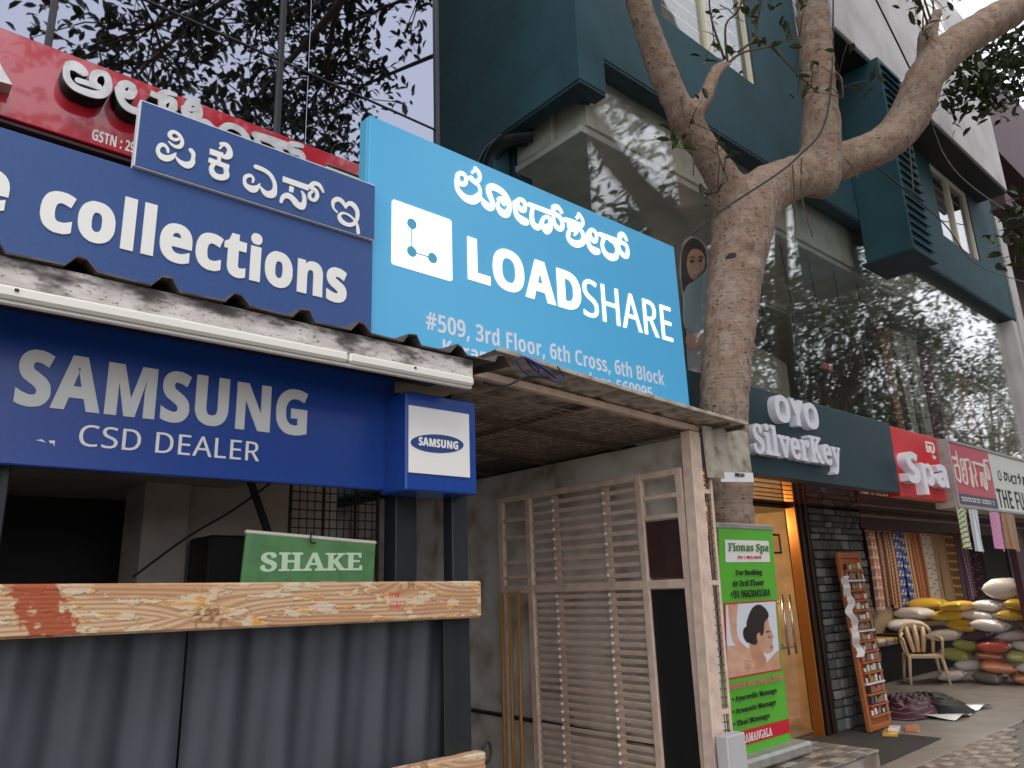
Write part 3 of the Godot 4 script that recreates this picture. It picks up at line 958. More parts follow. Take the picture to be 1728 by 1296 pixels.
func build_teal_building() -> void:
	var b := thing("teal_building", "teal painted building with glazed upper shop, sign boards and shop openings", "building", Vector3(8.2, -0.15, -4.5))
	wall_with_holes(b, "front_wall", 3.41, 13.1, 5.33, 11.0, -3.2, -3.0, [[4.49, 5.93, 6.14, 7.45], [7.2, 7.77, 6.72, 7.5 - 0.42], [10.5, 11.92, 5.97, 7.09]], M.teal)
	block(b, "front_wall", Vector3(3.41, 5.03, -3.2), Vector3(3.69, 5.33, -3.0), M.teal, 0.0)
	block(b, "side_wall", Vector3(3.41, 5.03, -9.0), Vector3(3.56, 11.0, -3.2), M.teal, 0.0)
	block(b, "side_wall", Vector3(3.41, 2.48, -9.0), Vector3(3.58, 5.03, -3.95), M.teal, 0.0)
	block(b, "side_wall", Vector3(3.6, 2.45, -9.0), Vector3(3.8, 5.03, -3.92), M.teal_dark)
	block(b, "back_room", Vector3(3.6, 5.35, -9.0), Vector3(13.1, 11.0, -3.6), M.near_black)
	# dark strips standing in for the shade under the overhang
	block(b, "shade_strip", Vector3(3.69, 5.30, -3.12), Vector3(13.1, 5.328, -3.004), M.teal_dark)
	block(b, "shade_strip", Vector3(3.415, 5.0, -3.12), Vector3(3.69, 5.028, -3.004), M.teal_dark)
	block(b, "shade_strip", Vector3(3.415, 5.0, -4.6), Vector3(3.5, 5.028, -3.122), M.teal_dark)
	window(b, 4.49, 5.93, 6.14, 7.45, -3.03, 2)
	window(b, 7.2, 7.77, 6.72, 7.08, -3.03, 1)
	window(b, 10.5, 11.92, 5.97, 7.09, -3.03, 2)
	# projecting duct box with louvre slats on its street side
	var d := Node3D.new()
	d.name = "duct_box"
	b.add_child(d, true)
	block(d, "casing", Vector3(7.8, 4.83, -2.998), Vector3(8.39, 7.12, -2.52), M.teal, 0.006)
	block(d, "base_plate", Vector3(7.79, 4.8, -3.05), Vector3(8.4, 4.829, -2.505), M.teal_dark, 0.006)
	for k in 22:
		var y := 4.93 + k * 0.1
		put(d, "slat", box_mesh(Vector3(0.5, 0.05, 0.012), 0.003), M.teal, Vector3(8.095, y, -2.508), Basis(Vector3.RIGHT, -0.6))
	# white cantilevered upper storey
	var w := Node3D.new()
	w.name = "white_storey"
	b.add_child(w, true)
	block(w, "parapet", Vector3(7.0, 7.13, -3.4), Vector3(12.45, 10.1, -2.6), M.wall_white, 0.01)
	block(w, "soffit", Vector3(6.98, 7.1, -2.999), Vector3(12.45, 7.128, -2.62), M.near_black)
	block(w, "window_frame", Vector3(9.8, 8.5, -2.6), Vector3(10.9, 9.5, -2.57), M.frame_cream)
	block(w, "window_pane", Vector3(9.86, 8.56, -2.575), Vector3(10.84, 9.44, -2.562), M.window_glass)
	# upper shop: glazing, beam above it, floor, ceiling and walls
	block(b, "beam", Vector3(3.66, 4.86, -3.5), Vector3(13.0, 5.36, -3.18), M.beam_beige)
	block(b, "beam", Vector3(3.62, 4.86, -3.9), Vector3(3.9, 5.2, -3.505), M.beam_beige)
	block(b, "ceiling", Vector3(3.62, 4.8, -9.0), Vector3(13.0, 4.856, -3.2), M.ceiling_grey)
	block(b, "upper_floor", Vector3(3.62, 2.9, -9.0), Vector3(13.0, 3.1, -3.14), M.ceiling_grey)
	block(b, "back_wall", Vector3(3.82, 3.1, -7.2), Vector3(13.0, 4.8, -7.05), M.ceiling_grey)
	block(b, "end_wall", Vector3(12.82, 3.1, -7.04), Vector3(13.0, 4.8, -3.2), M.beam_beige)
	block(b, "column", Vector3(8.6, 3.1, -5.4), Vector3(9.0, 4.8, -5.0), M.beam_beige)
	var gx := [3.61, 4.95, 6.3, 7.65, 9.0, 10.35, 11.7, 13.0]
	for i in gx.size() - 1:
		block(b, "glass_pane", Vector3(gx[i] + 0.003, 3.1, -3.132), Vector3(gx[i + 1] - 0.003, 5.3, -3.12), M.shop_glass, 0.0)
		block(b, "added_pane", Vector3(gx[i] + 0.003, 3.1, -3.15), Vector3(gx[i + 1] - 0.003, 5.3, -3.144), M.shop_glass, 0.0)  # second pane, added to strengthen the mirrored sky and trees
	block(b, "glass_pane", Vector3(3.6, 3.1, -3.88), Vector3(3.612, 5.2, -3.135), M.shop_glass, 0.0)
	# tall white pier at the far end
	block(b, "pier", Vector3(12.9, 3.1, -3.6), Vector3(13.1, 5.29, -3.002), M.wall_white)
	block(b, "pier", Vector3(13.12, 3.1, -3.6), Vector3(13.45, 7.1, -2.98), M.wall_white)
	# pipes beside the glazed corner
	var p := thing("drain_pipes", "dark pipes bending under the teal wall beside the glazed corner", "pipe", Vector3(3.5, 4.3, -3.9))
	for k in 2:
		var o := 0.13 * k
		tube(p, "pipe", [Vector3(3.5, 3.3, -4.5 + o), Vector3(3.46, 4.3, -4.35 + o), Vector3(3.44, 4.86, -4.1 + o * 0.6), Vector3(3.47, 5.0, -3.9 + o * 0.5), Vector3(3.6, 5.02, -3.75 + o * 0.5)], 0.062, M.pipe_dark, 12)
	var r := thing("maroon_building", "dull maroon building beyond the white pier", "building", Vector3(17, -0.15, -5))
	block(r, "wall", Vector3(13.62, 2.5, -9), Vector3(24, 9.0, -3.6), M.maroon)
	block(r, "lower_wall", Vector3(20.3, -0.15, -9), Vector3(24, 2.5, -3.6), M.maroon)
	block(r, "upper_wall", Vector3(13.62, 9.0, -9), Vector3(24, 11.2, -3.1), M.maroon)
	block(r, "ledge", Vector3(13.62, 7.4, -3.6), Vector3(24, 7.7, -2.9), M.maroon)

func build_ground_floor() -> void:
	var b := thing("ground_floor", "maroon soffit, walls and lit lobby behind the shop sign boards", "shopfront", Vector3(9, 0, -4.5))
	block(b, "soffit", Vector3(3.82, 2.42, -6.1), Vector3(20.2, 2.46, -3.24), M.soffit_maroon)
	for k in 5:
		block(b, "soffit_joint", Vector3(3.84, 2.416, -3.45 - k * 0.19), Vector3(20.0, 2.4195, -3.444 - k * 0.19), M.band_maroon, 0.0)
	# lobby: walls, floor and back
	block(b, "lobby_wall", Vector3(5.0, 0, -7.1), Vector3(10.2, 2.42, -7.0), M.lobby_cream)
	block(b, "lobby_wall", Vector3(5.0, 0, -7.0), Vector3(5.1, 2.42, -4.45), M.lobby_cream)
	block(b, "lobby_wall", Vector3(8.42, 0, -7.0), Vector3(8.6, 2.42, -4.6), M.lobby_cream)
	block(b, "lobby_ceiling", Vector3(5.0, 2.39, -7.0), Vector3(8.6, 2.415, -4.4), M.lobby_cream)
	block(b, "side_wall", Vector3(3.82, -0.15, -4.5), Vector3(6.0, 2.42, -4.3), M.stone_1)
	block(b, "lobby_floor", Vector3(5.1, -0.14, -7.0), Vector3(6.19, 0.0, -4.3), M.shop_floor)
	# picture frame on the lobby wall and panel seams
	block(b, "wall_panel", Vector3(7.2, 0.3, -6.99), Vector3(8.1, 2.2, -6.97), M.lobby_cream, 0.01)
	# brown and gold strips beside the door
	for k in 5:
		block(b, "strip", Vector3(8.03 + k * 0.064, 0.0, -4.42), Vector3(8.03 + k * 0.064 + (0.022 if k % 2 == 0 else 0.058), 2.42, -4.3 + 0.014 * (k % 2)), M.gold if k % 2 == 0 else M.dark_brown)
	# header over the furnishing shop
	block(b, "header", Vector3(9.62, 2.2, -4.34), Vector3(20.0, 2.3395, -4.3), M.band_maroon)
	block(b, "header_trim", Vector3(9.62, 2.34, -4.34), Vector3(20.0, 2.378, -4.285), M.trim_tan)
	block(b, "lamp_screen", Vector3(9.62, 2.3785, -4.34), Vector3(20.0, 2.4185, -4.3), M.band_maroon)  # strip added to keep the tube lamp out of sight
	block(b, "shop_back_wall", Vector3(9.6, 0, -6.1), Vector3(22, 2.42, -6.0), M.maroon)
	block(b, "shop_end_wall", Vector3(20.0, 0, -6.0), Vector3(20.2, 2.42, -3.4), M.wall_white)
	block(b, "low_wall", Vector3(11.0, 0, -5.99), Vector3(20, 1.1, -5.86), M.trim_tan)
	# stone clad pillar
	var p := thing("stone_pillar", "dark grey pillar clad in rough stone blocks beside the glass door", "pillar", Vector3(9, 0, -4.4))
	block(p, "core", Vector3(8.36, 0, -4.62), Vector3(9.6, 2.42, -4.33), M.mortar)
	var rng := RandomNumberGenerator.new()
	rng.seed = 14
	var y := 0.01
	while y < 2.36:
		var h := rng.randf_range(0.065, 0.12)
		h = min(h, 2.41 - y)
		var x := 8.36
		while x < 9.58:
			var w: float = min(rng.randf_range(0.09, 0.2), 9.6 - x)
			if 9.6 - x - w < 0.05:
				w = 9.6 - x
			var d := snappedf(rng.randf_range(0.015, 0.05), 0.008)
			put(p, "stone", box_mesh(Vector3(snappedf(w - 0.012, 0.01), snappedf(h - 0.012, 0.01), d), 0.012), M["stone_%d" % rng.randi_range(0, 3)], Vector3(x + w * 0.5, y + h * 0.5, -4.33 + d * 0.5), Basis.from_euler(Vector3(rng.randf_range(-0.08, 0.08), rng.randf_range(-0.08, 0.08), rng.randf_range(-0.04, 0.04))))
			x += w
		y += h
	var p2 := thing("shop_pillar", "grey plastered pillar at the far end of the furnishing shop curtains", "pillar", Vector3(18.9, 0, -5.8))
	block(p2, "shaft", Vector3(18.2, 0, -5.85), Vector3(19.6, 2.42, -5.66), M.stone_1, 0.01)
	block(p2, "edge_strip", Vector3(19.6, 0, -5.84), Vector3(19.75, 2.42, -5.65), M.near_black, 0.01)
	# glass door
	var d := thing("glass_door", "glass door with steel pull handles into the warm lit lobby", "door", Vector3(7.5, 0, -4.4))
	for s in [[6.7, 7.65], [7.67, 8.0]]:
		var leaf := block(d, "door_leaf", Vector3(s[0], 0.02, -4.412), Vector3(s[1], 2.38, -4.4), M.door_glass, 0.0)
		var hx: float = 7.59 if s[0] < 7 else 7.74
		tube(leaf, "handle", [Vector3(hx, 0.85, -4.34), Vector3(hx, 1.45, -4.34)], 0.014, M.chrome)
		for hy in [0.92, 1.38]:
			tube(leaf, "handle_stub", [Vector3(hx, hy, -4.402), Vector3(hx, hy, -4.34)], 0.009, M.chrome)
	block(d, "door_rail", Vector3(6.0, 2.38, -4.43), Vector3(8.02, 2.415, -4.38), M.dark_brown)
	block(d, "door_jamb", Vector3(6.62, 0, -4.43), Vector3(6.69, 2.38, -4.38), M.gold)
	block(d, "lock_plate", Vector3(7.5, 0.9, -4.398), Vector3(7.6, 0.96, -4.39), M.trim_tan)
	var f := thing("lobby_picture", "small black rectangular frame on the lit lobby wall", "frame", Vector3(8.2, 1.9, -4.9))
	for e in [[7.56, 7.78, 1.88, 1.9], [7.56, 7.78, 2.07, 2.09], [7.56, 7.58, 1.9, 2.07], [7.76, 7.78, 1.9, 2.07]]:
		block(f, "frame_bar", Vector3(e[0], e[2], -4.395), Vector3(e[1], e[3], -4.38), M.near_black)
	# assumed tube lamp, added out of sight behind the header to brighten the goods
	var tl := thing("added_tube_lamp", "tube lamp added on the shop ceiling, hidden behind the maroon header", "lamp", Vector3(13.4, 2.4, -4.6))
	block(tl, "batten", Vector3(12.8, 2.375, -4.63), Vector3(14.0, 2.415, -4.57), M.tube_white)
	var tg := mat("tube_glow", c8(255, 250, 240), 0.4)
	tg.emission_enabled = true
	tg.emission = c8(255, 246, 232)
	tg.emission_energy_multiplier = 2.0
	tube(tl, "tube", [Vector3(12.8, 2.352, -4.6), Vector3(14.0, 2.352, -4.6)], 0.016, tg, 10)
	var al := AreaLight3D.new()
	al.name = "added_tube_light"
	al.area_size = Vector2(1.2, 0.05)
	al.light_color = c8(255, 244, 228)
	al.light_energy = 1.5
	al.area_range = 14.0
	al.shadow_enabled = true
	tl.add_child(al)
	al.position = Vector3(0, -0.07, 0)
	al.rotation.x = -PI * 0.5
	# lamps in the lobby
	for k in 2:
		var l := thing("lobby_lamp", ["round warm ceiling lamp just inside the glass door", "round warm ceiling lamp deeper inside the lobby"][k], "lamp", Vector3(6.9 + k * 0.4, 2.36, -5.2 - k * 1.1), "lobby ceiling lamps")
		var cm := CylinderMesh.new()
		cm.top_radius = 0.11
		cm.bottom_radius = 0.1
		cm.height = 0.03
		var gm := mat("lamp_glow", c8(255, 226, 180), 0.4)
		gm.emission_enabled = true
		gm.emission = c8(255, 200, 120)
		gm.emission_energy_multiplier = 1.5
		put(l, "diffuser", cm, gm, l.position + Vector3(0, 0.012, 0))
		var o := OmniLight3D.new()
		o.name = "bulb_light"
		o.light_color = c8(255, 216, 164)
		o.light_energy = 0.6
		o.light_size = 0.1
		o.omni_range = 12.0
		o.omni_attenuation = 2.0
		o.shadow_enabled = true
		l.add_child(o)
		o.position = Vector3(0, -0.06, 0)

# ---------------------------------------------------------------- gated passage
func build_passage() -> void:
	var w := thing("passage_wall", "stained pale plaster wall along the side of the gated passage", "wall", Vector3(3.74, -0.15, -5))
	block(w, "plaster", Vector3(3.68, -0.15, -9.0), Vector3(3.81, 2.44, -2.6), M.passage_white)
	tube(w, "skirting_line", [Vector3(3.66, 0.72, -2.66), Vector3(3.664, 0.74, -3.4), Vector3(3.66, 0.76, -4.3), Vector3(3.664, 0.77, -5.2)], 0.014, M.near_black)  # dark line of a skirting crack, built as a thin tube
	var e := thing("passage_end_wall", "dark wall closing the far end of the passage", "wall", Vector3(2.8, -0.15, -9.1))
	block(e, "plaster", Vector3(1.9, -0.15, -9.2), Vector3(3.8, 2.6, -9.02), M.kiosk_wall)

	setting(block(self, "bounce_floor", Vector3(2.02, -0.15, -9.0), Vector3(3.66, -0.12, -2.3), M.concrete, 0.004))  # pale slab, added to bounce light into the passage
	var g := thing("steel_gate", "beige slatted steel gate leaf folded back along the passage wall", "gate", Vector3(3.55, 0.05, -3.3))
	var x0 := 3.535
	var x1 := 3.57
	var zs := [-4.14, -3.85, -2.87, -2.575]
	for z in zs:
		block(g, "stile", Vector3(x0, 0.05, z - 0.025), Vector3(x1, 2.24, z + 0.025), M.gate_paint)
	for y in [[2.2, 2.24], [1.575, 1.625], [0.1, 0.15]]:
		for i in 3:
			block(g, "rail", Vector3(x0 + 0.001, y[0], zs[i] + 0.0255), Vector3(x1 - 0.001, y[1], zs[i + 1] - 0.0255), M.gate_paint)
	for y in [2.07, 1.95, 1.78, 1.68]:
		block(g, "rail", Vector3(x0 + 0.004, y - 0.012, zs[0] + 0.026), Vector3(x1 - 0.004, y + 0.012, zs[1] - 0.026), M.gate_paint)
	for y in [2.09, 1.975]:
		block(g, "rail", Vector3(x0 + 0.004, y - 0.014, zs[2] + 0.026), Vector3(x1 - 0.004, y + 0.014, zs[3] - 0.026), M.gate_paint)
	var bolt := SphereMesh.new()
	bolt.radius = 0.011
	bolt.height = 0.022
	bolt.radial_segments = 8
	bolt.rings = 4
	var rng := RandomNumberGenerator.new()
	rng.seed = 3
	var rows := []
	for k in 9:
		rows.append(2.155 - k * 0.062)
	for k in 31:
		rows.append(1.545 - k * 0.046)
	for y in rows:
		put(g, "slat", box_mesh(Vector3(0.006, 0.026, zs[2] - zs[1] - 0.052), 0.002), M.gate_paint, Vector3(3.555, y, (zs[1] + zs[2]) * 0.5), Basis(Vector3.BACK, 0.35 + rng.randf_range(-0.08, 0.08)))
		for z in [-3.6, -3.15]:
			put(g, "bolt", bolt, M.gate_bolt, Vector3(3.536, y + 0.004, z))
	for z in [-3.6, -3.15]:
		for y in [[0.15, 1.574], [1.626, 2.199]]:
			block(g, "strap", Vector3(3.562, y[0], z - 0.03), Vector3(3.566, y[1], z + 0.03), M.gate_paint, 0.001)
	block(g, "panel", Vector3(3.55, 1.64, zs[2] + 0.026), Vector3(3.556, 1.955, zs[3] - 0.026), M.panel_brown, 0.001)
	block(g, "panel", Vector3(3.55, 0.16, zs[2] + 0.026), Vector3(3.556, 1.57, zs[3] - 0.026), M.panel_black, 0.001)
	for y in [1.95, 1.25, 0.62]:
		tube(g, "hinge", [Vector3(3.58, y - 0.05, -2.548), Vector3(3.58, y + 0.05, -2.548)], 0.014, M.gate_paint)
		block(g, "hinge_plate", Vector3(3.545, y - 0.02, -2.549), Vector3(3.59, y + 0.02, -2.542), M.gate_paint)
	var po := thing("gate_post", "beige steel post carrying the gate under the passage canopy", "post", Vector3(3.57, -0.15, -2.5))
	block(po, "shaft", Vector3(3.525, -0.15, -2.535), Vector3(3.615, 2.44, -2.465), M.gate_paint)
	po.position.x = 3.49
	po.rotation.z = -0.037
	# narrow mesh leaf on the street side of the post
	var ml := thing("mesh_leaf", "narrow steel frame filled with rusty wire mesh beside the gate post", "mesh panel", Vector3(3.68, -0.15, -2.47))
	block(ml, "stile", Vector3(3.632, -0.15, -2.486), Vector3(3.655, 2.41, -2.464), M.gate_paint)
	block(ml, "stile", Vector3(3.722, -0.15, -2.486), Vector3(3.74, 2.41, -2.464), M.gate_paint)
	for y in [2.1, 1.6, 0.95]:
		block(ml, "rail", Vector3(3.6555, y - 0.014, -2.484), Vector3(3.7215, y + 0.014, -2.466), M.gate_paint)
	block(ml, "back_sheet", Vector3(3.656, 0.0, -2.54), Vector3(3.72, 2.4, -2.53), M.rust_wire, 0.0)
	var st := begin()
	for k in 60:
		add_box(st, Vector3(3.6885, 0.02 + k * 0.04, -2.475), Vector3(0.065, 0.006, 0.006))
	add_box(st, Vector3(3.678, 1.2, -2.469), Vector3(0.004, 2.38, 0.005))
	add_box(st, Vector3(3.7, 1.2, -2.469), Vector3(0.004, 2.38, 0.005))
	stuff(put(ml, "wire_mesh", finish(st), M.rust_wire))
	ml.position.x = 3.565
	ml.rotation.z = -0.037
	# three rods leaning on the gate
	for k in 3:
		var z := -4.12 + k * 0.085
		tag(tube(self, "bamboo_rod", [Vector3(3.47, -0.15, z + 0.02), Vector3(3.515, 1.58 + 0.005 * k, z)], 0.012, M.bamboo), ["brown rod against the gate, the one farthest into the passage", "middle one of three brown rods against the gate", "brown rod against the gate, nearest its slats"][k], "rod", "rods leaning on the gate")

	# canopy: ribbed sheet on an angle frame with wire mesh below
	var c := thing("passage_canopy", "rusty ribbed sheet canopy with wire mesh over the gated passage", "canopy", Vector3(2.95, 2.45, -3.4))
	var top := func(x: float, z: float) -> float:
		return lerpf(2.572, 2.478, (x - 1.95) / 1.93) - 0.012 * sin((x - 1.95) / 1.93 * PI) + 0.006 * sin(z * 3.0 + x)
	var cs := begin()
	cs.set_smooth_group(-1)
	var n := 72
	for i in n:
		var xa := 1.97 + 1.9 * i / n
		var xb := 1.97 + 1.9 * (i + 1) / n
		var rib := func(k: int) -> float: return 0.016 if k % 9 in [4, 5] else 0.0
		for q in [[-2.3, -2.85], [-2.85, -3.4], [-3.4, -3.9], [-3.9, -4.45]]:
			var a0 := Vector3(xa, top.call(xa, q[0]) + rib.call(i), q[0])
			var b0 := Vector3(xb, top.call(xb, q[0]) + rib.call(i + 1), q[0])
			var a1 := Vector3(xa, top.call(xa, q[1]) + rib.call(i), q[1])
			var b1 := Vector3(xb, top.call(xb, q[1]) + rib.call(i + 1), q[1])
			var t := Vector3(0, 0.006, 0)
			quad(cs, a0 + t, b0 + t, b1 + t, a1 + t)
			quad(cs, a1, b1, b0, a0)
			if q[0] > -2.31:
				quad(cs, a0, b0, b0 + t, a0 + t)
	put(c, "roof_sheet", finish(cs), M.canopy_sheet)
	for k in 4:
		var xa := 1.98 + 0.4725 * k
		var xb := xa + 0.47
		bar(c, "edge_strip", Vector3(xa, top.call(xa, -2.3) + 0.004, -2.292), Vector3(xb, top.call(xb, -2.3) + 0.004, -2.292), 0.02, 0.012, M.cement_board)
	bar(c, "front_beam", Vector3(1.99, 2.53, -2.5), Vector3(3.66, 2.462, -2.5), 0.034, 0.04, M.gate_paint)
	for z in [-3.1, -3.8, -4.4]:
		bar(c, "cross_beam", Vector3(1.99, 2.52, z), Vector3(3.67, 2.455, z), 0.025, 0.03, M.old_steel)
	for x in [2.0, 2.8]:
		bar(c, "rafter", Vector3(x, 2.5, -2.52), Vector3(x, 2.5, -4.43), 0.025, 0.03, M.old_steel)
	for x in [3.72, 3.86]:
		bar(c, "rafter", Vector3(x, 2.465, -2.31), Vector3(x, 2.465, -2.56), 0.02, 0.02, M.old_steel)
	var wm := begin()
	for k in 32:
		var z := -2.54 - k * 0.06
		add_box(wm, Vector3(2.83, 2.452, z), Vector3(1.66, 0.004, 0.004))
	for k in 28:
		add_box(wm, Vector3(2.0 + k * 0.06, 2.448, -3.47), Vector3(0.004, 0.004, 1.88))
	stuff(put(c, "wire_mesh", finish(wm), M.rust_wire))
	var cb := thing("cement_board", "grey cement board hanging under the canopy edge by the tree", "board", Vector3(3.86, 2.2, -2.45))
	put(cb, "sheet", box_mesh(Vector3(0.45, 0.3, 0.02), 0.003), M.cement_board, Vector3(3.86, 2.325, -2.44), Basis(Vector3.BACK, 0.02))
	var pl := put(self, "paper_label", box_mesh(Vector3(0.3, 0.055, 0.003), 0.0), M.paper, Vector3(3.9, 2.19, -2.42), Basis(Vector3.BACK, 0.05) * Basis(Vector3.UP, -0.1))
	tag(pl, "white paper strip with small black print stuck on the tree side board", "label")
	words(pl, "MODEL SR70N4110H", sans_bold, 3.87, 4.02, 2.192, 2.214, -2.412, 0.002, M.ink_black, false, 0.0, "print")
	# loose blue wire on the canopy
	var bw := thing("blue_wire", "loose blue wire looped on the canopy edge", "wire", Vector3(2.2, 2.55, -2.36))
	var loop := []
	for k in 15:
		loop.append(Vector3(2.1 + 0.09 * sin(k * 1.1) + k * 0.012, 2.525 + 0.035 * cos(k * 1.3), -2.27 - 0.02 * sin(k * 0.7)))
	tube(bw, "strand", loop, 0.004, M.wire_blue, 5)
	tube(bw, "strand", [Vector3(1.93, 2.44, -2.34), Vector3(2.02, 2.43, -2.3), Vector3(2.12, 2.48, -2.28), Vector3(2.26, 2.5, -2.28)], 0.005, M.wire_black, 5)

# ---------------------------------------------------------------- kiosk
func build_kiosk() -> void:
	var k := thing("kiosk", "small kiosk of dark corrugated sheet with a ribbed steel roof", "kiosk", Vector3(0.6, -0.15, -3.3))
	var si := 0
	for s in [[-1.2, -0.1, 0.0], [-0.094, 0.85, 0.0], [0.858, 1.85, 0.003]]:
		var lip: float = s[2]
		var x0: float = s[0]
		var x1: float = s[1]
		put(k, "corrugated_sheet", sheet_mesh(func(u, v):
			var x := lerpf(x0, x1, u)
			return Vector3(x, lerpf(-0.15, 1.6, v), -2.505 + lip + 0.013 * sin(x * TAU / 0.19 + 0.4 * sin(v * 2.0)) + 0.005 * sin(x * 70.0 + 2.0 * sin(v * 4.0)) + 0.006 * sin(x * 5.0 + v * 5.0)), 90, 14), M.sheet_dark)
		si += 1
	block(k, "post", Vector3(1.845, -0.15, -2.52), Vector3(1.925, 2.4, -2.455), M.steel_black)
	block(k, "post_flange", Vector3(1.93, -0.15, -2.52), Vector3(1.96, 2.4, -2.512), M.steel_black)
	block(k, "post_flange", Vector3(1.79, -0.15, -2.452), Vector3(1.843, 1.5, -2.446), M.steel_black)
	block(k, "post", Vector3(1.64, -0.15, -2.64), Vector3(1.74, 2.4, -2.55), M.steel_black)
	block(k, "back_wall", Vector3(1.2, -0.15, -3.75), Vector3(1.98, 2.5, -3.65), M.kiosk_wall)
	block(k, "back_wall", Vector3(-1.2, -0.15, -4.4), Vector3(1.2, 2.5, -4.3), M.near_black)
	block(k, "column", Vector3(1.0, -0.15, -3.9), Vector3(1.199, 2.5, -3.6), M.kiosk_wall)
	block(k, "side_wall", Vector3(-1.25, -0.15, -4.4), Vector3(-1.2, 2.5, -2.5), M.kiosk_wall)
	block(k, "side_wall", Vector3(1.985, -0.15, -4.4), Vector3(2.0, 1.5, -2.7), M.kiosk_wall)
	block(k, "ceiling", Vector3(-1.2, 2.12, -4.4), Vector3(1.4, 2.16, -2.9), M.kiosk_wall)
	block(k, "ceiling", Vector3(-1.2, 2.46, -4.4), Vector3(1.97, 2.49, -2.52), M.kiosk_wall)
	block(k, "floor_slab", Vector3(-1.2, -0.15, -4.29), Vector3(1.97, -0.1, -2.56), M.asphalt)
	block(k, "door_jamb", Vector3(0.32, 1.55, -2.62), Vector3(0.345, 2.0, -2.56), M.steel_black)
	bar(k, "strut", Vector3(1.3, 2.12, -3.2), Vector3(1.48, 1.7, -3.2), 0.03, 0.02, M.near_black)
	# roof: ribbed sheet with flat pans between narrow raised ribs
	var ribs := [-0.888, -0.673, -0.458, -0.252, -0.037, 0.178, 0.393, 0.617, 0.832, 1.057, 1.272, 1.487, 1.702, 1.92]
	var st := begin()
	st.set_smooth_group(-1)
	var prof := []
	prof.append(Vector2(-1.2, 2.494))
	for r in ribs:
		for d in [[-0.04, 0.0], [-0.013, 0.034], [0.013, 0.034], [0.04, 0.0]]:
			prof.append(Vector2(r + d[0], 2.494 - 0.004 * (r - 1.0) + d[1]))
	prof.append(Vector2(1.975, 2.49))
	for i in prof.size() - 1:
		var a: Vector2 = prof[i]
		var b: Vector2 = prof[i + 1]
		var za := -2.207 + 0.006 * sin(i * 2.3)
		var zb := -2.207 + 0.006 * sin((i + 1) * 2.3)
		quad(st, Vector3(a.x, a.y, za), Vector3(b.x, b.y, zb), Vector3(b.x, b.y + 0.09, -3.25), Vector3(a.x, a.y + 0.09, -3.25))
		quad(st, Vector3(a.x, a.y - 0.005, za), Vector3(b.x, b.y - 0.005, zb), Vector3(b.x, b.y, zb), Vector3(a.x, a.y, za))
		quad(st, Vector3(a.x, a.y + 0.085, -3.25), Vector3(b.x, b.y + 0.085, -3.25), Vector3(b.x, b.y - 0.005, zb), Vector3(a.x, a.y - 0.005, za))
	put(k, "roof_sheet", finish(st), M.roof_steel)
	put(k, "fascia", box_mesh(Vector3(3.1, 0.08, 0.05), 0.004), M.fascia, Vector3(0.237, 2.452, -2.253), Basis(Vector3.BACK, -0.006))
	block(k, "soffit_board", Vector3(-1.2, 2.436, -2.52), Vector3(1.78, 2.45, -2.28), M.dark_brown)
	# white box-section rail fitting along the fascia
	var f := thing("rail_fitting", "long white rail fitting along the kiosk fascia", "lamp", Vector3(0.4, 2.38, -2.24))
	block(f, "casing", Vector3(-1.0, 2.376, -2.262), Vector3(1.232, 2.412, -2.218), M.tube_white, 0.008)
	block(f, "casing", Vector3(1.236, 2.375, -2.262), Vector3(1.785, 2.411, -2.217), M.tube_white, 0.008)
	block(f, "lip", Vector3(-1.0, 2.366, -2.256), Vector3(1.784, 2.3755, -2.235), M.tube_white, 0.002)
	for x in [0.25, 1.5]:
		block(f, "screw", Vector3(x, 2.396, -2.2185), Vector3(x + 0.01, 2.404, -2.214), M.dark_brown, 0.002)

	# wooden beams
	var wb := put(self, "wooden_beam", box_mesh(Vector3(3.1, 0.138, 0.07), 0.007), M.wood, Vector3(0.392, 1.5895, -2.432), Basis(Vector3.BACK, -0.0135))
	tag(wb, "weathered wooden beam with peeling paint across the kiosk counter", "beam")
	words(wb, "BW", sans, 1.515, 1.56, 1.585, 1.605, -2.397, 0.002, M.banner_red, false, 0.0, "print")
	words(wb, "SSNE2", sans, 1.51, 1.575, 1.545, 1.575, -2.397, 0.002, M.banner_red, false, 0.4, "print")
	var wl := put(self, "wooden_beam", box_mesh(Vector3(3.0, 0.14, 0.06), 0.007), M.wood, Vector3(0.45, 0.945, -2.43), Basis(Vector3.BACK, 0.002))
	tag(wl, "lower wooden beam at the foot of the corrugated sheets", "beam")
	tube(wl, "hook", [Vector3(1.93, 1.03, -2.4), Vector3(1.955, 1.05, -2.4), Vector3(1.97, 1.03, -2.4), Vector3(1.965, 0.99, -2.4), Vector3(1.94, 0.98, -2.4)], 0.006, M.near_black, 6)
	# things inside the kiosk
	var gr := thing("wire_grid", "rusty welded wire grid standing in the dim kiosk", "grid", Vector3(1.7, 1.4, -3.2))
	for x in [1.5, 1.665, 1.83, 1.95]:
		bar(gr, "upright", Vector3(x, -0.1, -3.2), Vector3(x, 2.3, -3.2), 0.012, 0.012, M.grid_wire)
	var gs := begin()
	for j in 26:
		add_box(gs, Vector3(1.725, 1.3 + j * 0.04, -3.19), Vector3(0.46, 0.005, 0.005))
	for i in 13:
		add_box(gs, Vector3(1.5 + i * 0.0375, 1.7, -3.184), Vector3(0.004, 1.1, 0.004))
	stuff(put(gr, "wire_mesh", finish(gs), M.grid_wire))
	var bb := thing("black_box", "black box behind the green board in the kiosk", "box", Vector3(1.3, 1.0, -3.5))
	block(bb, "case", Vector3(1.19, -0.1, -3.55), Vector3(1.45, 1.87, -3.3), M.near_black, 0.01)
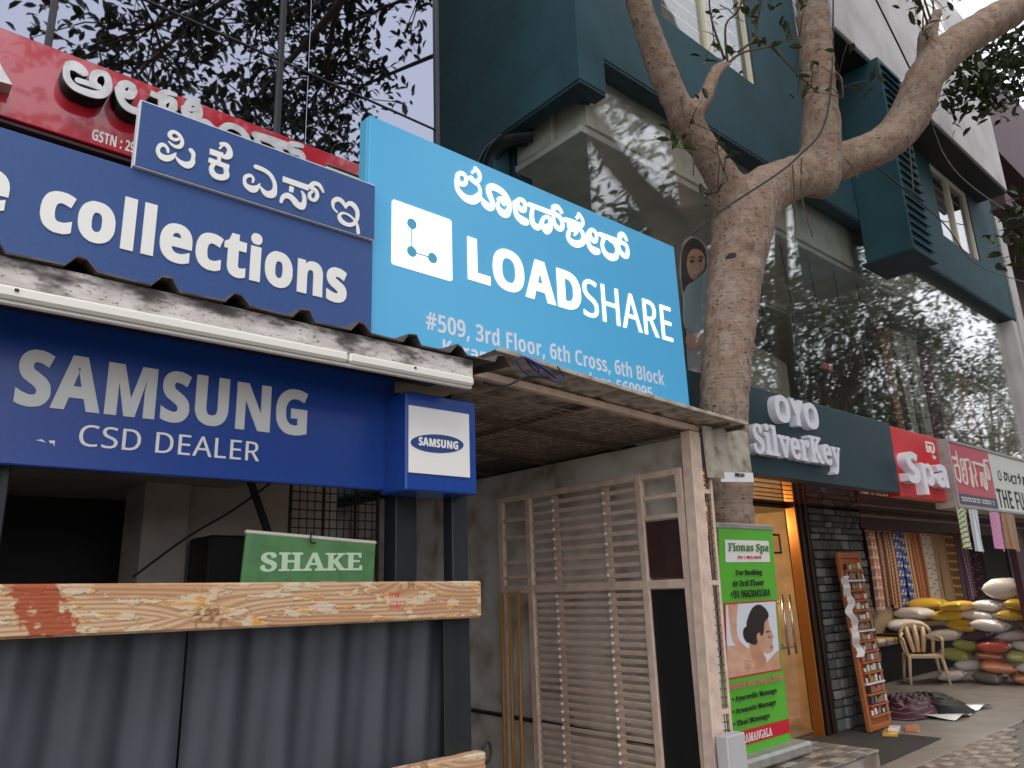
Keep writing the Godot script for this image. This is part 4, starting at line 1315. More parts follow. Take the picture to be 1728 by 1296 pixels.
	tag(tube(self, "hanging_cable", [Vector3(0.9, 1.7, -3.3), Vector3(1.1, 1.86, -3.3), Vector3(1.3, 2.0, -3.25), Vector3(1.5, 2.2, -3.2), Vector3(1.55, 2.46, -3.2)], 0.005, M.wire_black, 5), "thin black cable sagging across the dark kiosk opening", "cable")
	# green menu board
	var sb := thing("menu_board", "worn green board painted with the word SHAKE behind the beam", "board", Vector3(1.32, 1.6, -2.62))
	var tilt := Basis(Vector3.BACK, -0.06)
	put(sb, "panel", box_mesh(Vector3(0.52, 0.3, 0.014), 0.002), M.board_green, Vector3(1.32, 1.66, -2.62), tilt)
	put(sb, "edge_strip", box_mesh(Vector3(0.525, 0.012, 0.02), 0.003), M.board_edge, Vector3(1.3285, 1.812, -2.62), tilt)
	words(sb, "SHAKE", heavy_serif, 1.123, 1.528, 1.69, 1.757, -2.613, 0.004, M.chalk_green, true, 0.0)
	words(sb, "BAR", serif_bold, 1.16, 1.45, 1.585, 1.652, -2.613, 0.004, M.chalk_green, true, 0.0)
	tube(sb, "hook", [Vector3(1.31, 1.83, -2.605), Vector3(1.305, 1.795, -2.6), Vector3(1.325, 1.79, -2.6)], 0.003, M.near_black, 5)

# ---------------------------------------------------------------- signs over the kiosk
func build_signs() -> void:
	var s := thing("samsung_sign", "long royal blue sign reading SAMSUNG and CSD DEALER over the kiosk opening", "sign", Vector3(0.4, 1.99, -2.52))
	block(s, "panel", Vector3(-1.2, 1.987, -2.535), Vector3(1.6, 2.442, -2.5), M.samsung_blue)
	words(s, "SAMSUNG", heavy, 0.318, 1.222, 2.157, 2.33, -2.5, 0.006, M.letter_grey)
	words(s, "CSD DEALER", sans, 0.495, 1.05, 2.056, 2.122, -2.5, 0.005, M.letter_white)
	put(s, "scratch", slab_mesh(PackedVector2Array([Vector2(0.386, 2.062), Vector2(0.40, 2.066), Vector2(0.412, 2.058), Vector2(0.4, 2.06)]), 0.002), M.letter_white, Vector3(0, 0, -2.5))
	put(s, "scratch", slab_mesh(PackedVector2Array([Vector2(0.418, 2.064), Vector2(0.434, 2.066), Vector2(0.434, 2.048), Vector2(0.43, 2.058), Vector2(0.424, 2.056)]), 0.002), M.letter_white, Vector3(0, 0, -2.5))
	var b := thing("samsung_box_sign", "square blue projecting sign box with white plate and oval SAMSUNG logo", "sign", Vector3(1.72, 1.97, -2.45))
	block(b, "box", Vector3(1.553, 1.97, -2.53), Vector3(1.893, 2.35, -2.35), M.samsung_blue, 0.006)
	block(b, "plate", Vector3(1.563, 2.035, -2.352), Vector3(1.853, 2.294, -2.344), M.plate_white, 0.001)
	var oval := PackedVector2Array()
	for k in 40:
		var t := TAU * k / 40.0
		oval.append(Vector2(1.6955, 2.1565) + Vector2(cos(t) * 0.126, sin(t) * 0.036).rotated(0.06))
	put(b, "logo_oval", slab_mesh(oval, 0.003), M.logo_blue, Vector3(0, 0, -2.345))
	words(b, "SAMSUNG", heavy, 1.605, 1.793, 2.141, 2.174, -2.342, 0.003, M.letter_white)

	var c := thing("collections_sign", "blue sign with large white word collections above the kiosk roof", "sign", Vector3(0.4, 2.6, -2.64))
	block(c, "panel", Vector3(-1.2, 2.6, -2.66), Vector3(1.558, 3.078, -2.62), M.sign_blue, 0.003)
	words(c, "collections", heavy, 0.331, 1.434, 2.757, 2.962, -2.62, 0.006, M.letter_white)
	words(c, "e", heavy, 0.14, 0.243, 2.785, 2.925, -2.62, 0.006, M.letter_white)
	for x in [-0.6, 0.6, 1.4]:
		block(c, "support", Vector3(x, 2.56, -2.7), Vector3(x + 0.04, 3.3, -2.662), M.steel_black)
	var kp := thing("kannada_sign", "blue panel with white curly script standing above the collections sign", "sign", Vector3(1.07, 3.08, -2.62))
	block(kp, "panel", Vector3(0.588, 3.082, -2.64), Vector3(1.554, 3.343, -2.602), M.sign_blue, 0.002)
	block(kp, "edge", Vector3(0.583, 3.08, -2.638), Vector3(0.5875, 3.346, -2.604), M.edge_white, 0.0)
	block(kp, "edge", Vector3(0.5885, 3.3435, -2.638), Vector3(1.554, 3.347, -2.604), M.edge_white, 0.0)
	block(kp, "edge", Vector3(0.5885, 3.0795, -2.638), Vector3(1.554, 3.0815, -2.6035), M.edge_white, 0.0)
	for g in ["pi", "ke", "e", "s", "i"]:
		glyph(kp, g, -2.603, 0.005, M.letter_white)

	var l := thing("loadshare_sign", "lit sky blue sign board reading LOADSHARE with white square logo", "sign", Vector3(2.7, 2.65, -2.7))
	block(l, "front_panel", Vector3(1.55, 2.655, -2.674), Vector3(3.832, 3.73, -2.652), M.lightbox_blue, 0.003)
	block(l, "casing", Vector3(1.548, 2.652, -2.74), Vector3(3.835, 3.733, -2.675), M.lightbox_side, 0.004)
	for g in ["lo", "long_mark", "da", "sha", "long_mark_b", "ra"]:
		glyph(l, g, -2.653, 0.006, M.lit_white)
	words(l, "LOAD", medium, 2.106, 2.9, 3.058, 3.286, -2.652, 0.007, M.lit_white)
	words(l, "SHARE", sans, 2.92, 3.72, 3.05, 3.278, -2.652, 0.007, M.lit_white)
	words(l, "#509, 3rd Floor, 6th Cross, 6th Block", sans_bold, 1.857, 3.597, 2.735, 2.842, -2.652, 0.003, M.address_grey)
	words(l, "Koramangala, Bangalore-560095.", sans_bold, 1.95, 3.5, 2.625, 2.725, -2.652, 0.003, M.address_grey, true)
	var sq := PackedVector2Array()
	for k in 4:
		var cc := [Vector2(1.995, 3.326), Vector2(1.685, 3.326), Vector2(1.685, 3.032), Vector2(1.995, 3.032)]
		for j in 5:
			sq.append(cc[k] + Vector2.from_angle(PI * 0.5 * k + PI * 0.125 * j) * 0.013)
	var logo := put(l, "logo_square", slab_mesh(sq, 0.006), M.lit_white, Vector3(0, 0, -2.653))
	for d in [Vector2(1.777, 3.247), Vector2(1.777, 3.107), Vector2(1.893, 3.107)]:
		var cm := CylinderMesh.new()
		cm.top_radius = 0.026
		cm.bottom_radius = 0.026
		cm.height = 0.004
		cm.radial_segments = 24
		put(logo, "logo_dot", cm, M.lightbox_side, Vector3(d.x, d.y, -2.6465), Basis(Vector3.RIGHT, PI / 2))
	block(logo, "logo_line", Vector3(1.774, 3.107, -2.648), Vector3(1.78, 3.247, -2.6455), M.lightbox_side, 0.0)
	block(logo, "logo_line", Vector3(1.777, 3.104, -2.648), Vector3(1.893, 3.11, -2.6458), M.lightbox_side, 0.0)
	for x in [1.8, 3.0]:
		block(l, "support", Vector3(x, 2.55, -2.79), Vector3(x + 0.05, 3.6, -2.742), M.steel_black)

	var r := thing("red_sign", "glossy red sign box with raised silver script below the mirror glass", "sign", Vector3(0.6, 3.36, -3.2))
	block(r, "box", Vector3(-2.0, 3.366, -3.27), Vector3(1.765, 3.735, -3.05), M.red_gloss, 0.005)
	block(r, "shaded_underside", Vector3(-2.0, 3.345, -3.26), Vector3(1.765, 3.3645, -3.06), M.red_shaded)  # underside given a darker red to carry its shade
	for g in ["a", "la", "pha", "vowel_i", "arch", "na"]:
		glyph(r, g, -3.05, 0.075, M.letter_silver, M.letter_black)
	put(r, "letter", slab_mesh(PackedVector2Array([Vector2(0.07, 3.5), Vector2(0.16, 3.62), Vector2(0.19, 3.53), Vector2(0.235, 3.465), Vector2(0.18, 3.46)]), 0.07), M.letter_silver, Vector3(0, 0, -3.05))
	words(r, "GSTN : 29AACCA", sans_bold, 0.523, 0.8, 3.387, 3.438, -3.05, 0.003, M.letter_white)
	for x in [-1.0, 0.6, 1.6]:
		block(r, "bracket", Vector3(x, 3.45, -3.34), Vector3(x + 0.05, 3.52, -3.271), M.steel_black)
	var wp := thing("white_notice", "small white notice panel at the right end of the red sign", "sign", Vector3(1.6, 3.4, -3.03))
	block(wp, "panel", Vector3(1.535, 3.38, -3.048), Vector3(1.765, 3.645, -3.03), M.plate_white)
	block(wp, "top_edge", Vector3(1.535, 3.646, -3.048), Vector3(1.765, 3.653, -3.022), M.old_steel)
	words(wp, "ALL BRANDS", sans, 1.57, 1.74, 3.59, 3.61, -3.03, 0.002, M.ink_black, false, 0.0, "print")

# ---------------------------------------------------------------- signs on the teal building
func build_right_signs() -> void:
	var o := thing("oyo_sign", "long dark blue-green sign board with raised white letters OYO SilverKey", "sign", Vector3(5.9, 2.4, -3.17))
	block(o, "panel", Vector3(3.82, 2.4, -3.235), Vector3(7.94, 3.115, -3.1), M.oyo_board, 0.004)
	words(o, "OYO", heavy, 5.56, 6.28, 2.842, 3.075, -3.1, 0.07, M.letter_foam)
	words(o, "SilverKey", heavy_serif, 5.17, 6.6, 2.475, 2.80, -3.1, 0.07, M.letter_foam)
	var s := thing("spa_sign", "bright red sign panel with thick white letters Spa", "sign", Vector3(8.5, 2.37, -3.17))
	block(s, "panel", Vector3(7.945, 2.375, -3.235), Vector3(9.3, 3.095, -3.112), M.spa_red, 0.003)
	words(s, "Spa", heavy, 8.0, 9.07, 2.405, 2.83, -3.11, 0.09, M.letter_foam)
	glyph(s, "spa_k", -3.112, 0.006, M.letter_white)
	var k := thing("furnishing_sign", "protruding light box with pink Kannada panel and THE FURNISHINGS lettering", "sign", Vector3(11.5, 2.3, -3.08))
	block(k, "casing", Vector3(9.175, 2.304, -3.24), Vector3(15.2, 3.067, -3.015), M.alu, 0.006)
	block(k, "face", Vector3(9.21, 2.335, -3.016), Vector3(15.17, 3.035, -3.007), M.lightbox_white, 0.001)
	for e in [[9.175, 15.2, 2.304, 2.334], [9.175, 15.2, 3.036, 3.067], [9.175, 9.209, 2.3345, 3.0355]]:
		block(k, "rim", Vector3(e[0], e[2], -3.0145), Vector3(e[1], e[3], -2.995), M.alu, 0.003)
	block(k, "pink_panel", Vector3(9.22, 2.462, -3.008), Vector3(10.49, 3.03, -3.002), M.kurlon_pink, 0.0)
	block(k, "navy_panel", Vector3(9.22, 2.342, -3.008), Vector3(10.49, 2.46, -3.002), M.kurlon_navy, 0.0)
	glyph(k, "kurlon", -3.0025, 0.003, M.ink_cream)
	glyph(k, "di_f", -3.0075, 0.003, M.ink_black)
	words(k, "THE FURNISHINGS", sans_bold, 10.55, 13.3, 2.36, 2.6, -3.007, 0.003, M.ink_black)
	var rng := RandomNumberGenerator.new()
	rng.seed = 6
	var x := 9.3
	while x < 10.38:   # small curly script on the navy strip
		var st := begin()
		var a := x * 1000.0
		var w := rng.randf_range(32, 54)
		add_stroke(st, [a, 2413, 10, a + w * 0.5, 2425, 11, a + w, 2408, 10, a + w * 0.6, 2384, 11, a + 3, 2388, 10], 0.003, 0.0005)
		put(k, "small_letter", finish(st), M.ink_cream, Vector3(0, 0, -3.0025))
		x += 0.067 if rng.randf() > 0.2 else 0.11

# ---------------------------------------------------------------- the tree in front
func build_tree() -> void:
	var t := thing("street_tree", "smooth brown forked tree between the passage and the blue-green sign board", "tree", Vector3(4.4, 0.5, -2.87))
	var trunk := [[4.33, 0.45, -2.87, 0.17], [4.36, 1.2, -2.87, 0.145], [4.42, 1.683, -2.87, 0.137], [4.49, 1.991, -2.87, 0.138], [4.559, 2.777, -2.87, 0.16], [4.70, 3.25, -2.87, 0.17], [4.844, 3.696, -2.87, 0.183], [5.03, 4.25, -2.84, 0.22]]
	var left := [[5.0, 4.3, -2.83, 0.19], [4.93, 4.56, -2.82, 0.142], [4.652, 4.76, -2.8, 0.107], [4.285, 5.011, -2.78, 0.096], [4.005, 5.323, -2.75, 0.09], [3.801, 5.541, -2.7, 0.081], [3.588, 5.818, -2.62, 0.074], [3.3, 6.3, -2.4, 0.068], [2.9, 7.2, -2.0, 0.054]]
	var right := [[5.03, 4.28, -2.84, 0.22], [5.24, 4.62, -2.78, 0.205], [5.678, 4.909, -2.65, 0.171], [6.21, 5.175, -2.45, 0.155], [6.544, 5.355, -2.2, 0.151], [6.8, 5.66, -2.02, 0.164], [6.875, 6.009, -1.85, 0.158], [7.2, 6.38, -1.68, 0.151], [7.6, 6.7, -1.45, 0.151], [8.09, 7.06, -1.2, 0.144], [8.83, 7.65, -0.85, 0.135]]
	var mid := [[5.86, 4.9, -2.52, 0.165], [5.9, 5.2, -2.48, 0.152], [5.922, 5.487, -2.45, 0.14], [5.917, 6.063, -2.4, 0.133], [5.902, 6.655, -2.35, 0.126], [5.904, 7.079, -2.3, 0.117], [5.8, 8.2, -2.0, 0.094]]
	var stub := [[4.35, 5.0, -2.74, 0.06], [4.42, 5.12, -2.66, 0.045], [4.5, 5.34, -2.6, 0.038], [4.62, 5.46, -2.55, 0.024]]
	var stub2 := [[6.95, 6.15, -1.8, 0.1], [6.9, 6.4, -1.78, 0.07], [6.98, 6.55, -1.75, 0.05], [7.1, 6.75, -1.7, 0.035]]
	var bones := []
	for chain in [trunk, left, right, mid, stub, stub2]:
		var p := []
		for q in chain:
			p.append(Vector4(q[0], q[1], q[2], q[3]))
		p = spline(p, 3)
		for i in p.size() - 1:
			bones.append([p[i], p[i + 1]])
	put(t, "trunk", skin(bones, 0.026), M.bark)
	var rng := RandomNumberGenerator.new()
	rng.seed = 41
	# twigs in view with a few leaves
	var twigs := [
		[Vector3(4.5, 5.34, -2.6), Vector3(4.75, 5.6, -2.5), Vector3(5.1, 5.78, -2.4), Vector3(5.5, 6.05, -2.3)],
		[Vector3(4.62, 5.46, -2.55), Vector3(4.6, 5.75, -2.5), Vector3(4.75, 6.0, -2.45), Vector3(4.78, 6.3, -2.4)],
		[Vector3(4.75, 5.6, -2.5), Vector3(4.95, 5.85, -2.45), Vector3(5.0, 6.15, -2.4), Vector3(5.15, 6.4, -2.35)],
		[Vector3(4.6, 5.5, -2.55), Vector3(4.4, 5.7, -2.5), Vector3(4.32, 5.9, -2.45)],
		[Vector3(5.1, 5.78, -2.4), Vector3(5.35, 5.62, -2.35), Vector3(5.6, 5.5, -2.3)],
		[Vector3(4.2, 5.1, -2.7), Vector3(4.1, 4.85, -2.65), Vector3(4.12, 4.6, -2.6), Vector3(4.05, 4.3, -2.58)],
		[Vector3(4.6, 4.85, -2.7), Vector3(4.45, 4.65, -2.62), Vector3(4.5, 4.45, -2.6)],
		[Vector3(6.95, 6.5, -1.76), Vector3(6.6, 6.6, -1.7), Vector3(6.35, 6.55, -1.65), Vector3(6.1, 6.35, -1.6)],
		[Vector3(7.0, 6.6, -1.74), Vector3(6.75, 6.8, -1.7), Vector3(6.5, 7.0, -1.6)],
		[Vector3(6.98, 6.6, -1.75), Vector3(7.15, 6.85, -1.75), Vector3(7.1, 7.1, -1.7)],
		[Vector3(6.9, 6.35, -1.78), Vector3(6.65, 6.3, -1.72), Vector3(6.4, 6.1, -1.68)],
		[Vector3(5.95, 5.9, -2.28), Vector3(5.85, 5.7, -2.2), Vector3(5.8, 5.5, -2.2)],
	]
	var st := begin()
	st.set_smooth_group(0)
	var leaves := []
	var cols := []
	for w in twigs:
		var l := []
		for i in w.size():
			l.append(v4(w[i] + Vector3(rng.randf_range(-0.02, 0.02), rng.randf_range(-0.02, 0.02), 0), 0.011 - 0.008 * i / w.size()))
		var p := spline(l, 5)
		add_tube(st, p, 5)
		for k in 7:   # side shoots
			var o: Vector4 = p[rng.randi_range(p.size() / 3, p.size() - 1)]
			var a := Vector3(o.x, o.y, o.z)
			var dir := Vector3(rng.randf_range(-1, 1), rng.randf_range(-0.5, 1), rng.randf_range(-0.6, 0.6)).normalized()
			var b := a + dir * rng.randf_range(0.1, 0.3)
			add_tube(st, [v4(a, 0.004), v4((a + b) * 0.5 + Vector3(0, 0.02, 0), 0.0035), v4(b, 0.002)], 4)
			if rng.randf() < 0.75:
				for j in rng.randi_range(1, 4):
					leaves.append(leaf_at(b + Vector3(rng.randf_range(-0.05, 0.05), rng.randf_range(-0.05, 0.03), rng.randf_range(-0.05, 0.05)), rng.randf_range(0.07, 0.13), rng))
					cols.append(leaf_color(rng, 1.2))
	put(t, "twig", finish(st), M.twig)
	# hanging roots and creepers on the trunk
	for h in [[Vector3(5.36, 4.84, -2.5), Vector3(5.4, 4.5, -2.55), Vector3(5.38, 4.2, -2.58)], [Vector3(5.5, 4.95, -2.48), Vector3(5.48, 4.6, -2.52), Vector3(5.52, 4.25, -2.5)], [Vector3(5.98, 5.05, -2.33), Vector3(6.03, 4.98, -2.3), Vector3(6.05, 4.86, -2.28)], [Vector3(6.6, 5.45, -2.02), Vector3(6.56, 5.25, -2.0), Vector3(6.5, 4.75, -2.02)]]:
		tube(t, "hanging_root", h, 0.006, M.twig, 5)
	# the old branch hole on the trunk: black ball stands for the shaded hollow, inside a raised lip
	var hole := SphereMesh.new()
	hole.radius = 0.04
	hole.height = 0.08
	var kp := Vector3(4.742, 3.962, -2.782)
	var kn := Vector3(-0.88, 0.22, 0.42).normalized()
	var ku := Vector3.UP.cross(kn).normalized()
	var kv := kn.cross(ku)
	put(t, "knot_dark", hole, M.near_black, kp + kn * 0.004, Basis(ku, kv, kn) * Basis(Vector3.BACK, 0.4) * Basis.from_scale(Vector3(1.05, 0.72, 0.3)))
	var lip := []
	for k in 13:
		var q := -0.5 + 4.2 * k / 12.0
		lip.append(v4(kp - kn * 0.006 + ku * cos(q) * (0.046 + 0.006 * sin(q * 3.0)) + kv * (sin(q) * 0.036 + 0.006 * cos(q * 2.0)), 0.005 + 0.012 * sin(PI * k / 12.0)))
	var ls := begin()
	ls.set_smooth_group(0)
	add_tube(ls, lip, 7)
	put(t, "knot_lip", finish(ls), M.bark)
	# crown above the frame, mirrored in the dark glazing
	var limbs := begin()
	limbs.set_smooth_group(0)
	var starts := [Vector3(2.9, 7.2, -2.0), Vector3(8.83, 7.65, -0.85), Vector3(5.8, 8.2, -2.0)]
	var seeds := [[Vector3(2.2, 9.0, -1.0), 0], [Vector3(1.0, 8.6, 0.6), 0], [Vector3(3.6, 9.6, 0.4), 0], [Vector3(3.0, 8.8, 1.8), 0], [Vector3(4.4, 10.4, -0.4), 2], [Vector3(5.4, 10.6, 1.6), 2], [Vector3(6.6, 10.2, -0.6), 2], [Vector3(5.0, 11.6, 0.4), 2], [Vector3(8.6, 9.6, 0.9), 1], [Vector3(9.6, 9.0, 0.0), 1], [Vector3(7.6, 10.6, 1.4), 1], [Vector3(0.2, 9.6, 1.8), 0], [Vector3(2.0, 10.8, 2.8), 0], [Vector3(4.2, 11.2, 3.4), 2], [Vector3(1.6, 7.6, 1.2), 0], [Vector3(2.6, 8.0, 0.2), 0], [Vector3(3.4, 8.2, 2.6), 0], [Vector3(4.6, 8.8, 2.2), 2], [Vector3(4.2, 9.2, 1.2), 2], [Vector3(3.8, 7.8, 1.0), 0], [Vector3(2.4, 9.4, 4.2), 0]]
	for s in seeds:
		var a: Vector3 = starts[s[1]]
		var b: Vector3 = s[0]
		var m1 := a.lerp(b, 0.5) + Vector3(rng.randf_range(-0.3, 0.3), rng.randf_range(-0.1, 0.4), rng.randf_range(-0.3, 0.3))
		add_tube(limbs, spline([v4(a, 0.05), v4(m1, 0.035), v4(b, 0.018)], 5), 6)
		for k in 13:
			var tip := b + Vector3(rng.randf_range(-1.1, 1.1), rng.randf_range(-0.8, 0.9), rng.randf_range(-1.1, 1.1))
			var mm := b.lerp(tip, 0.5) + Vector3(0, rng.randf_range(-0.15, 0.2), 0)
			add_tube(limbs, [v4(m1.lerp(b, 0.8), 0.014), v4(mm, 0.009), v4(tip, 0.004)], 4)
			for j in 26:
				var at := mm.lerp(tip, rng.randf_range(0.2, 1.15)) + Vector3(rng.randfn(0, 0.12), rng.randfn(0, 0.12), rng.randfn(0, 0.12))
				leaves.append(leaf_at(at, rng.randf_range(0.1, 0.19), rng))
				cols.append(leaf_color(rng, 0.9))
	put(t, "limb", finish(limbs), M.twig)
	leaf_cloud(t, "crown", leaves, cols)

func leaf_color(rng: RandomNumberGenerator, k: float) -> Color:
	var v := rng.randf_range(0.6, 1.3) * k
	return Color(0.036 * v + rng.randf_range(0, 0.012), 0.06 * v, 0.018 * v)

func leaf_at(p: Vector3, size: float, rng: RandomNumberGenerator) -> Transform3D:
	var b := Basis.from_euler(Vector3(rng.randf_range(-1.3, 0.3), rng.randf_range(0, TAU), rng.randf_range(-0.6, 0.6)))
	return Transform3D(b.scaled(Vector3.ONE * size), p)

# all the leaves of one crown as one mesh: each a folded blade of eight triangles
func leaf_cloud(parent: Node, n: String, leaves: Array, cols: Array) -> void:
	var blade := [Vector3(0, 0, 0), Vector3(-0.2, 0.07, 0.35), Vector3(0.2, 0.07, 0.35), Vector3(0, 0.02, 0.35), Vector3(-0.17, 0.06, 0.7), Vector3(0.17, 0.06, 0.7), Vector3(0, 0, 0.7), Vector3(0, -0.08, 1.0)]
	var tri := [0, 3, 1, 0, 2, 3, 3, 6, 4, 3, 4, 1, 3, 2, 5, 3, 5, 6, 6, 7, 4, 6, 5, 7]
	var vs := PackedVector3Array()
	var cs := PackedColorArray()
	var ix := PackedInt32Array()
	vs.resize(leaves.size() * 8)
	cs.resize(leaves.size() * 8)
	ix.resize(leaves.size() * 24)
	var inv: Transform3D = parent.transform.affine_inverse()
	for i in leaves.size():
		var t: Transform3D = inv * leaves[i]
		var c: Color = cols[i]
		for k in 8:
			vs[i * 8 + k] = t * blade[k]
			cs[i * 8 + k] = c
		for k in 24:
			ix[i * 24 + k] = i * 8 + tri[k]
	var arr := []
	arr.resize(Mesh.ARRAY_MAX)
	arr[Mesh.ARRAY_VERTEX] = vs
	arr[Mesh.ARRAY_COLOR] = cs
	arr[Mesh.ARRAY_INDEX] = ix
	var m := ArrayMesh.new()
	m.add_surface_from_arrays(Mesh.PRIMITIVE_TRIANGLES, arr)
	var o := MeshInstance3D.new()
	o.name = n
	o.mesh = m
	o.material_override = M.leaf_0
	parent.add_child(o, true)

# one continuous skin over tapered bones: a smooth minimum of capsules meshed as surface nets
func skin(bones: Array, cell: float) -> ArrayMesh:
	var lo := Vector3.ONE * 1e9
	var hi := -lo
	for b in bones:
		for p in b:
			var c := Vector3(p.x, p.y, p.z)
			lo = lo.min(c - Vector3.ONE * (p.w + 0.12))
			hi = hi.max(c + Vector3.ONE * (p.w + 0.12))
	var nx := int((hi.x - lo.x) / cell) + 2
	var ny := int((hi.y - lo.y) / cell) + 2
	var nz := int((hi.z - lo.z) / cell) + 2
	var f := PackedFloat32Array()
	f.resize(nx * ny * nz)
	f.fill(0.3)
	var kk := 0.05
	for b in bones:
		var a := Vector3(b[0].x, b[0].y, b[0].z)
		var d := Vector3(b[1].x, b[1].y, b[1].z) - a
		var ra: float = b[0].w
		var rb: float = b[1].w
		var l2 := d.length_squared()
		var reach: float = max(ra, rb) + 0.07
		var p0 := ((a.min(a + d) - Vector3.ONE * reach - lo) / cell).floor()
		var p1 := ((a.max(a + d) + Vector3.ONE * reach - lo) / cell).ceil()
		for k in range(max(0, int(p0.z)), min(nz, int(p1.z) + 1)):
			for j in range(max(0, int(p0.y)), min(ny, int(p1.y) + 1)):
				var row := (k * ny + j) * nx
				for i in range(max(0, int(p0.x)), min(nx, int(p1.x) + 1)):
					var q := lo + Vector3(i, j, k) * cell - a
					var t := clampf(q.dot(d) / l2, 0, 1)
					var v := (q - d * t).length() - lerpf(ra, rb, t)
					var o := f[row + i]
					var h: float = max(kk - absf(o - v), 0.0) / kk
					f[row + i] = min(o, v) - h * h * kk * 0.25
	# bumps, ripples and a few knots in the bark
	var n := FastNoiseLite.new()
	n.seed = 7
	n.frequency = 2.6
	n.fractal_octaves = 3
	var knots := [[Vector3(4.83, 3.98, -2.65), 0.055, -0.05], [Vector3(4.86, 3.86, -2.67), 0.1, 0.03], [Vector3(4.83, 4.05, -2.66), 0.07, 0.03], [Vector3(4.62, 3.2, -2.7), 0.04, 0.02], [Vector3(4.55, 2.6, -2.71), 0.035, 0.018], [Vector3(4.8, 3.5, -2.69), 0.03, -0.015], [Vector3(5.5, 4.75, -2.5), 0.08, 0.02], [Vector3(6.4, 5.2, -2.2), 0.09, 0.02], [Vector3(4.75, 2.9, -2.75), 0.035, 0.018]]
	var verts := {}
	var st := begin()
	st.set_smooth_group(0)
	var pts := PackedVector3Array()
	var nb := [1, nx, nx * ny]
	for k in nz - 1:
		for j in ny - 1:
			var row := (k * ny + j) * nx
			for i in nx - 1:
				var id := row + i
				var f0 := f[id]
				if f0 > 0.08 or f0 < -0.08:
					continue
				var s := Vector3.ZERO
				var c := 0
				for e in 12:
					var ax := e / 4
					var o1 := (e % 4) & 1
					var o2 := (e % 4) >> 1
					var ca := [0, 0, 0]
					ca[(ax + 1) % 3] = o1
					ca[(ax + 2) % 3] = o2
					var ia: int = id + ca[0] + ca[1] * nx + ca[2] * nx * ny
					var ib: int = ia + nb[ax]
					var va := f[ia]
					var vb := f[ib]
					if (va < 0.0) != (vb < 0.0):
						var p := Vector3(ca[0], ca[1], ca[2])
						p[ax] += va / (va - vb)
						s += p
						c += 1
				if c == 0:
					continue
				var w := lo + (Vector3(i, j, k) + s / c) * cell
				verts[id] = pts.size()
				pts.append(w)
	# nudge the vertices along the field's gradient for relief
	var out := PackedVector3Array()
	for id in verts:
		var w := pts[verts[id]]
		var g := Vector3(f[id + 1] - f[id], f[id + nx] - f[id], f[id + nx * ny] - f[id]).normalized()
		var dlt := 0.013 * n.get_noise_3dv(w) + 0.006 * n.get_noise_3d(w.x * 4, w.y * 12, w.z * 4)
		for kn in knots:
			var d: float = (w - kn[0]).length() / kn[1]
			if d < 2.0:
				dlt += kn[2] * exp(-d * d * 1.5)
		out.append(w + g * dlt)
	for id in verts:
		for ax in 3:
			var va := f[id]
			var vb := f[id + nb[ax]]
			if (va < 0.0) == (vb < 0.0):
				continue
			var u: int = nb[(ax + 1) % 3]
			var v: int = nb[(ax + 2) % 3]
			if not (verts.has(id - u) and verts.has(id - v) and verts.has(id - u - v)):
				continue
			var a := out[verts[id - u - v]]
			var b := out[verts[id - v]]
			var c := out[verts[id]]
			var d := out[verts[id - u]]
			if va < 0.0:
				quad(st, a, b, c, d)
			else:
				quad(st, a, d, c, b)
	return finish_skin(st)

func finish_skin(st: SurfaceTool) -> ArrayMesh:
	st.generate_normals()
	return st.commit()

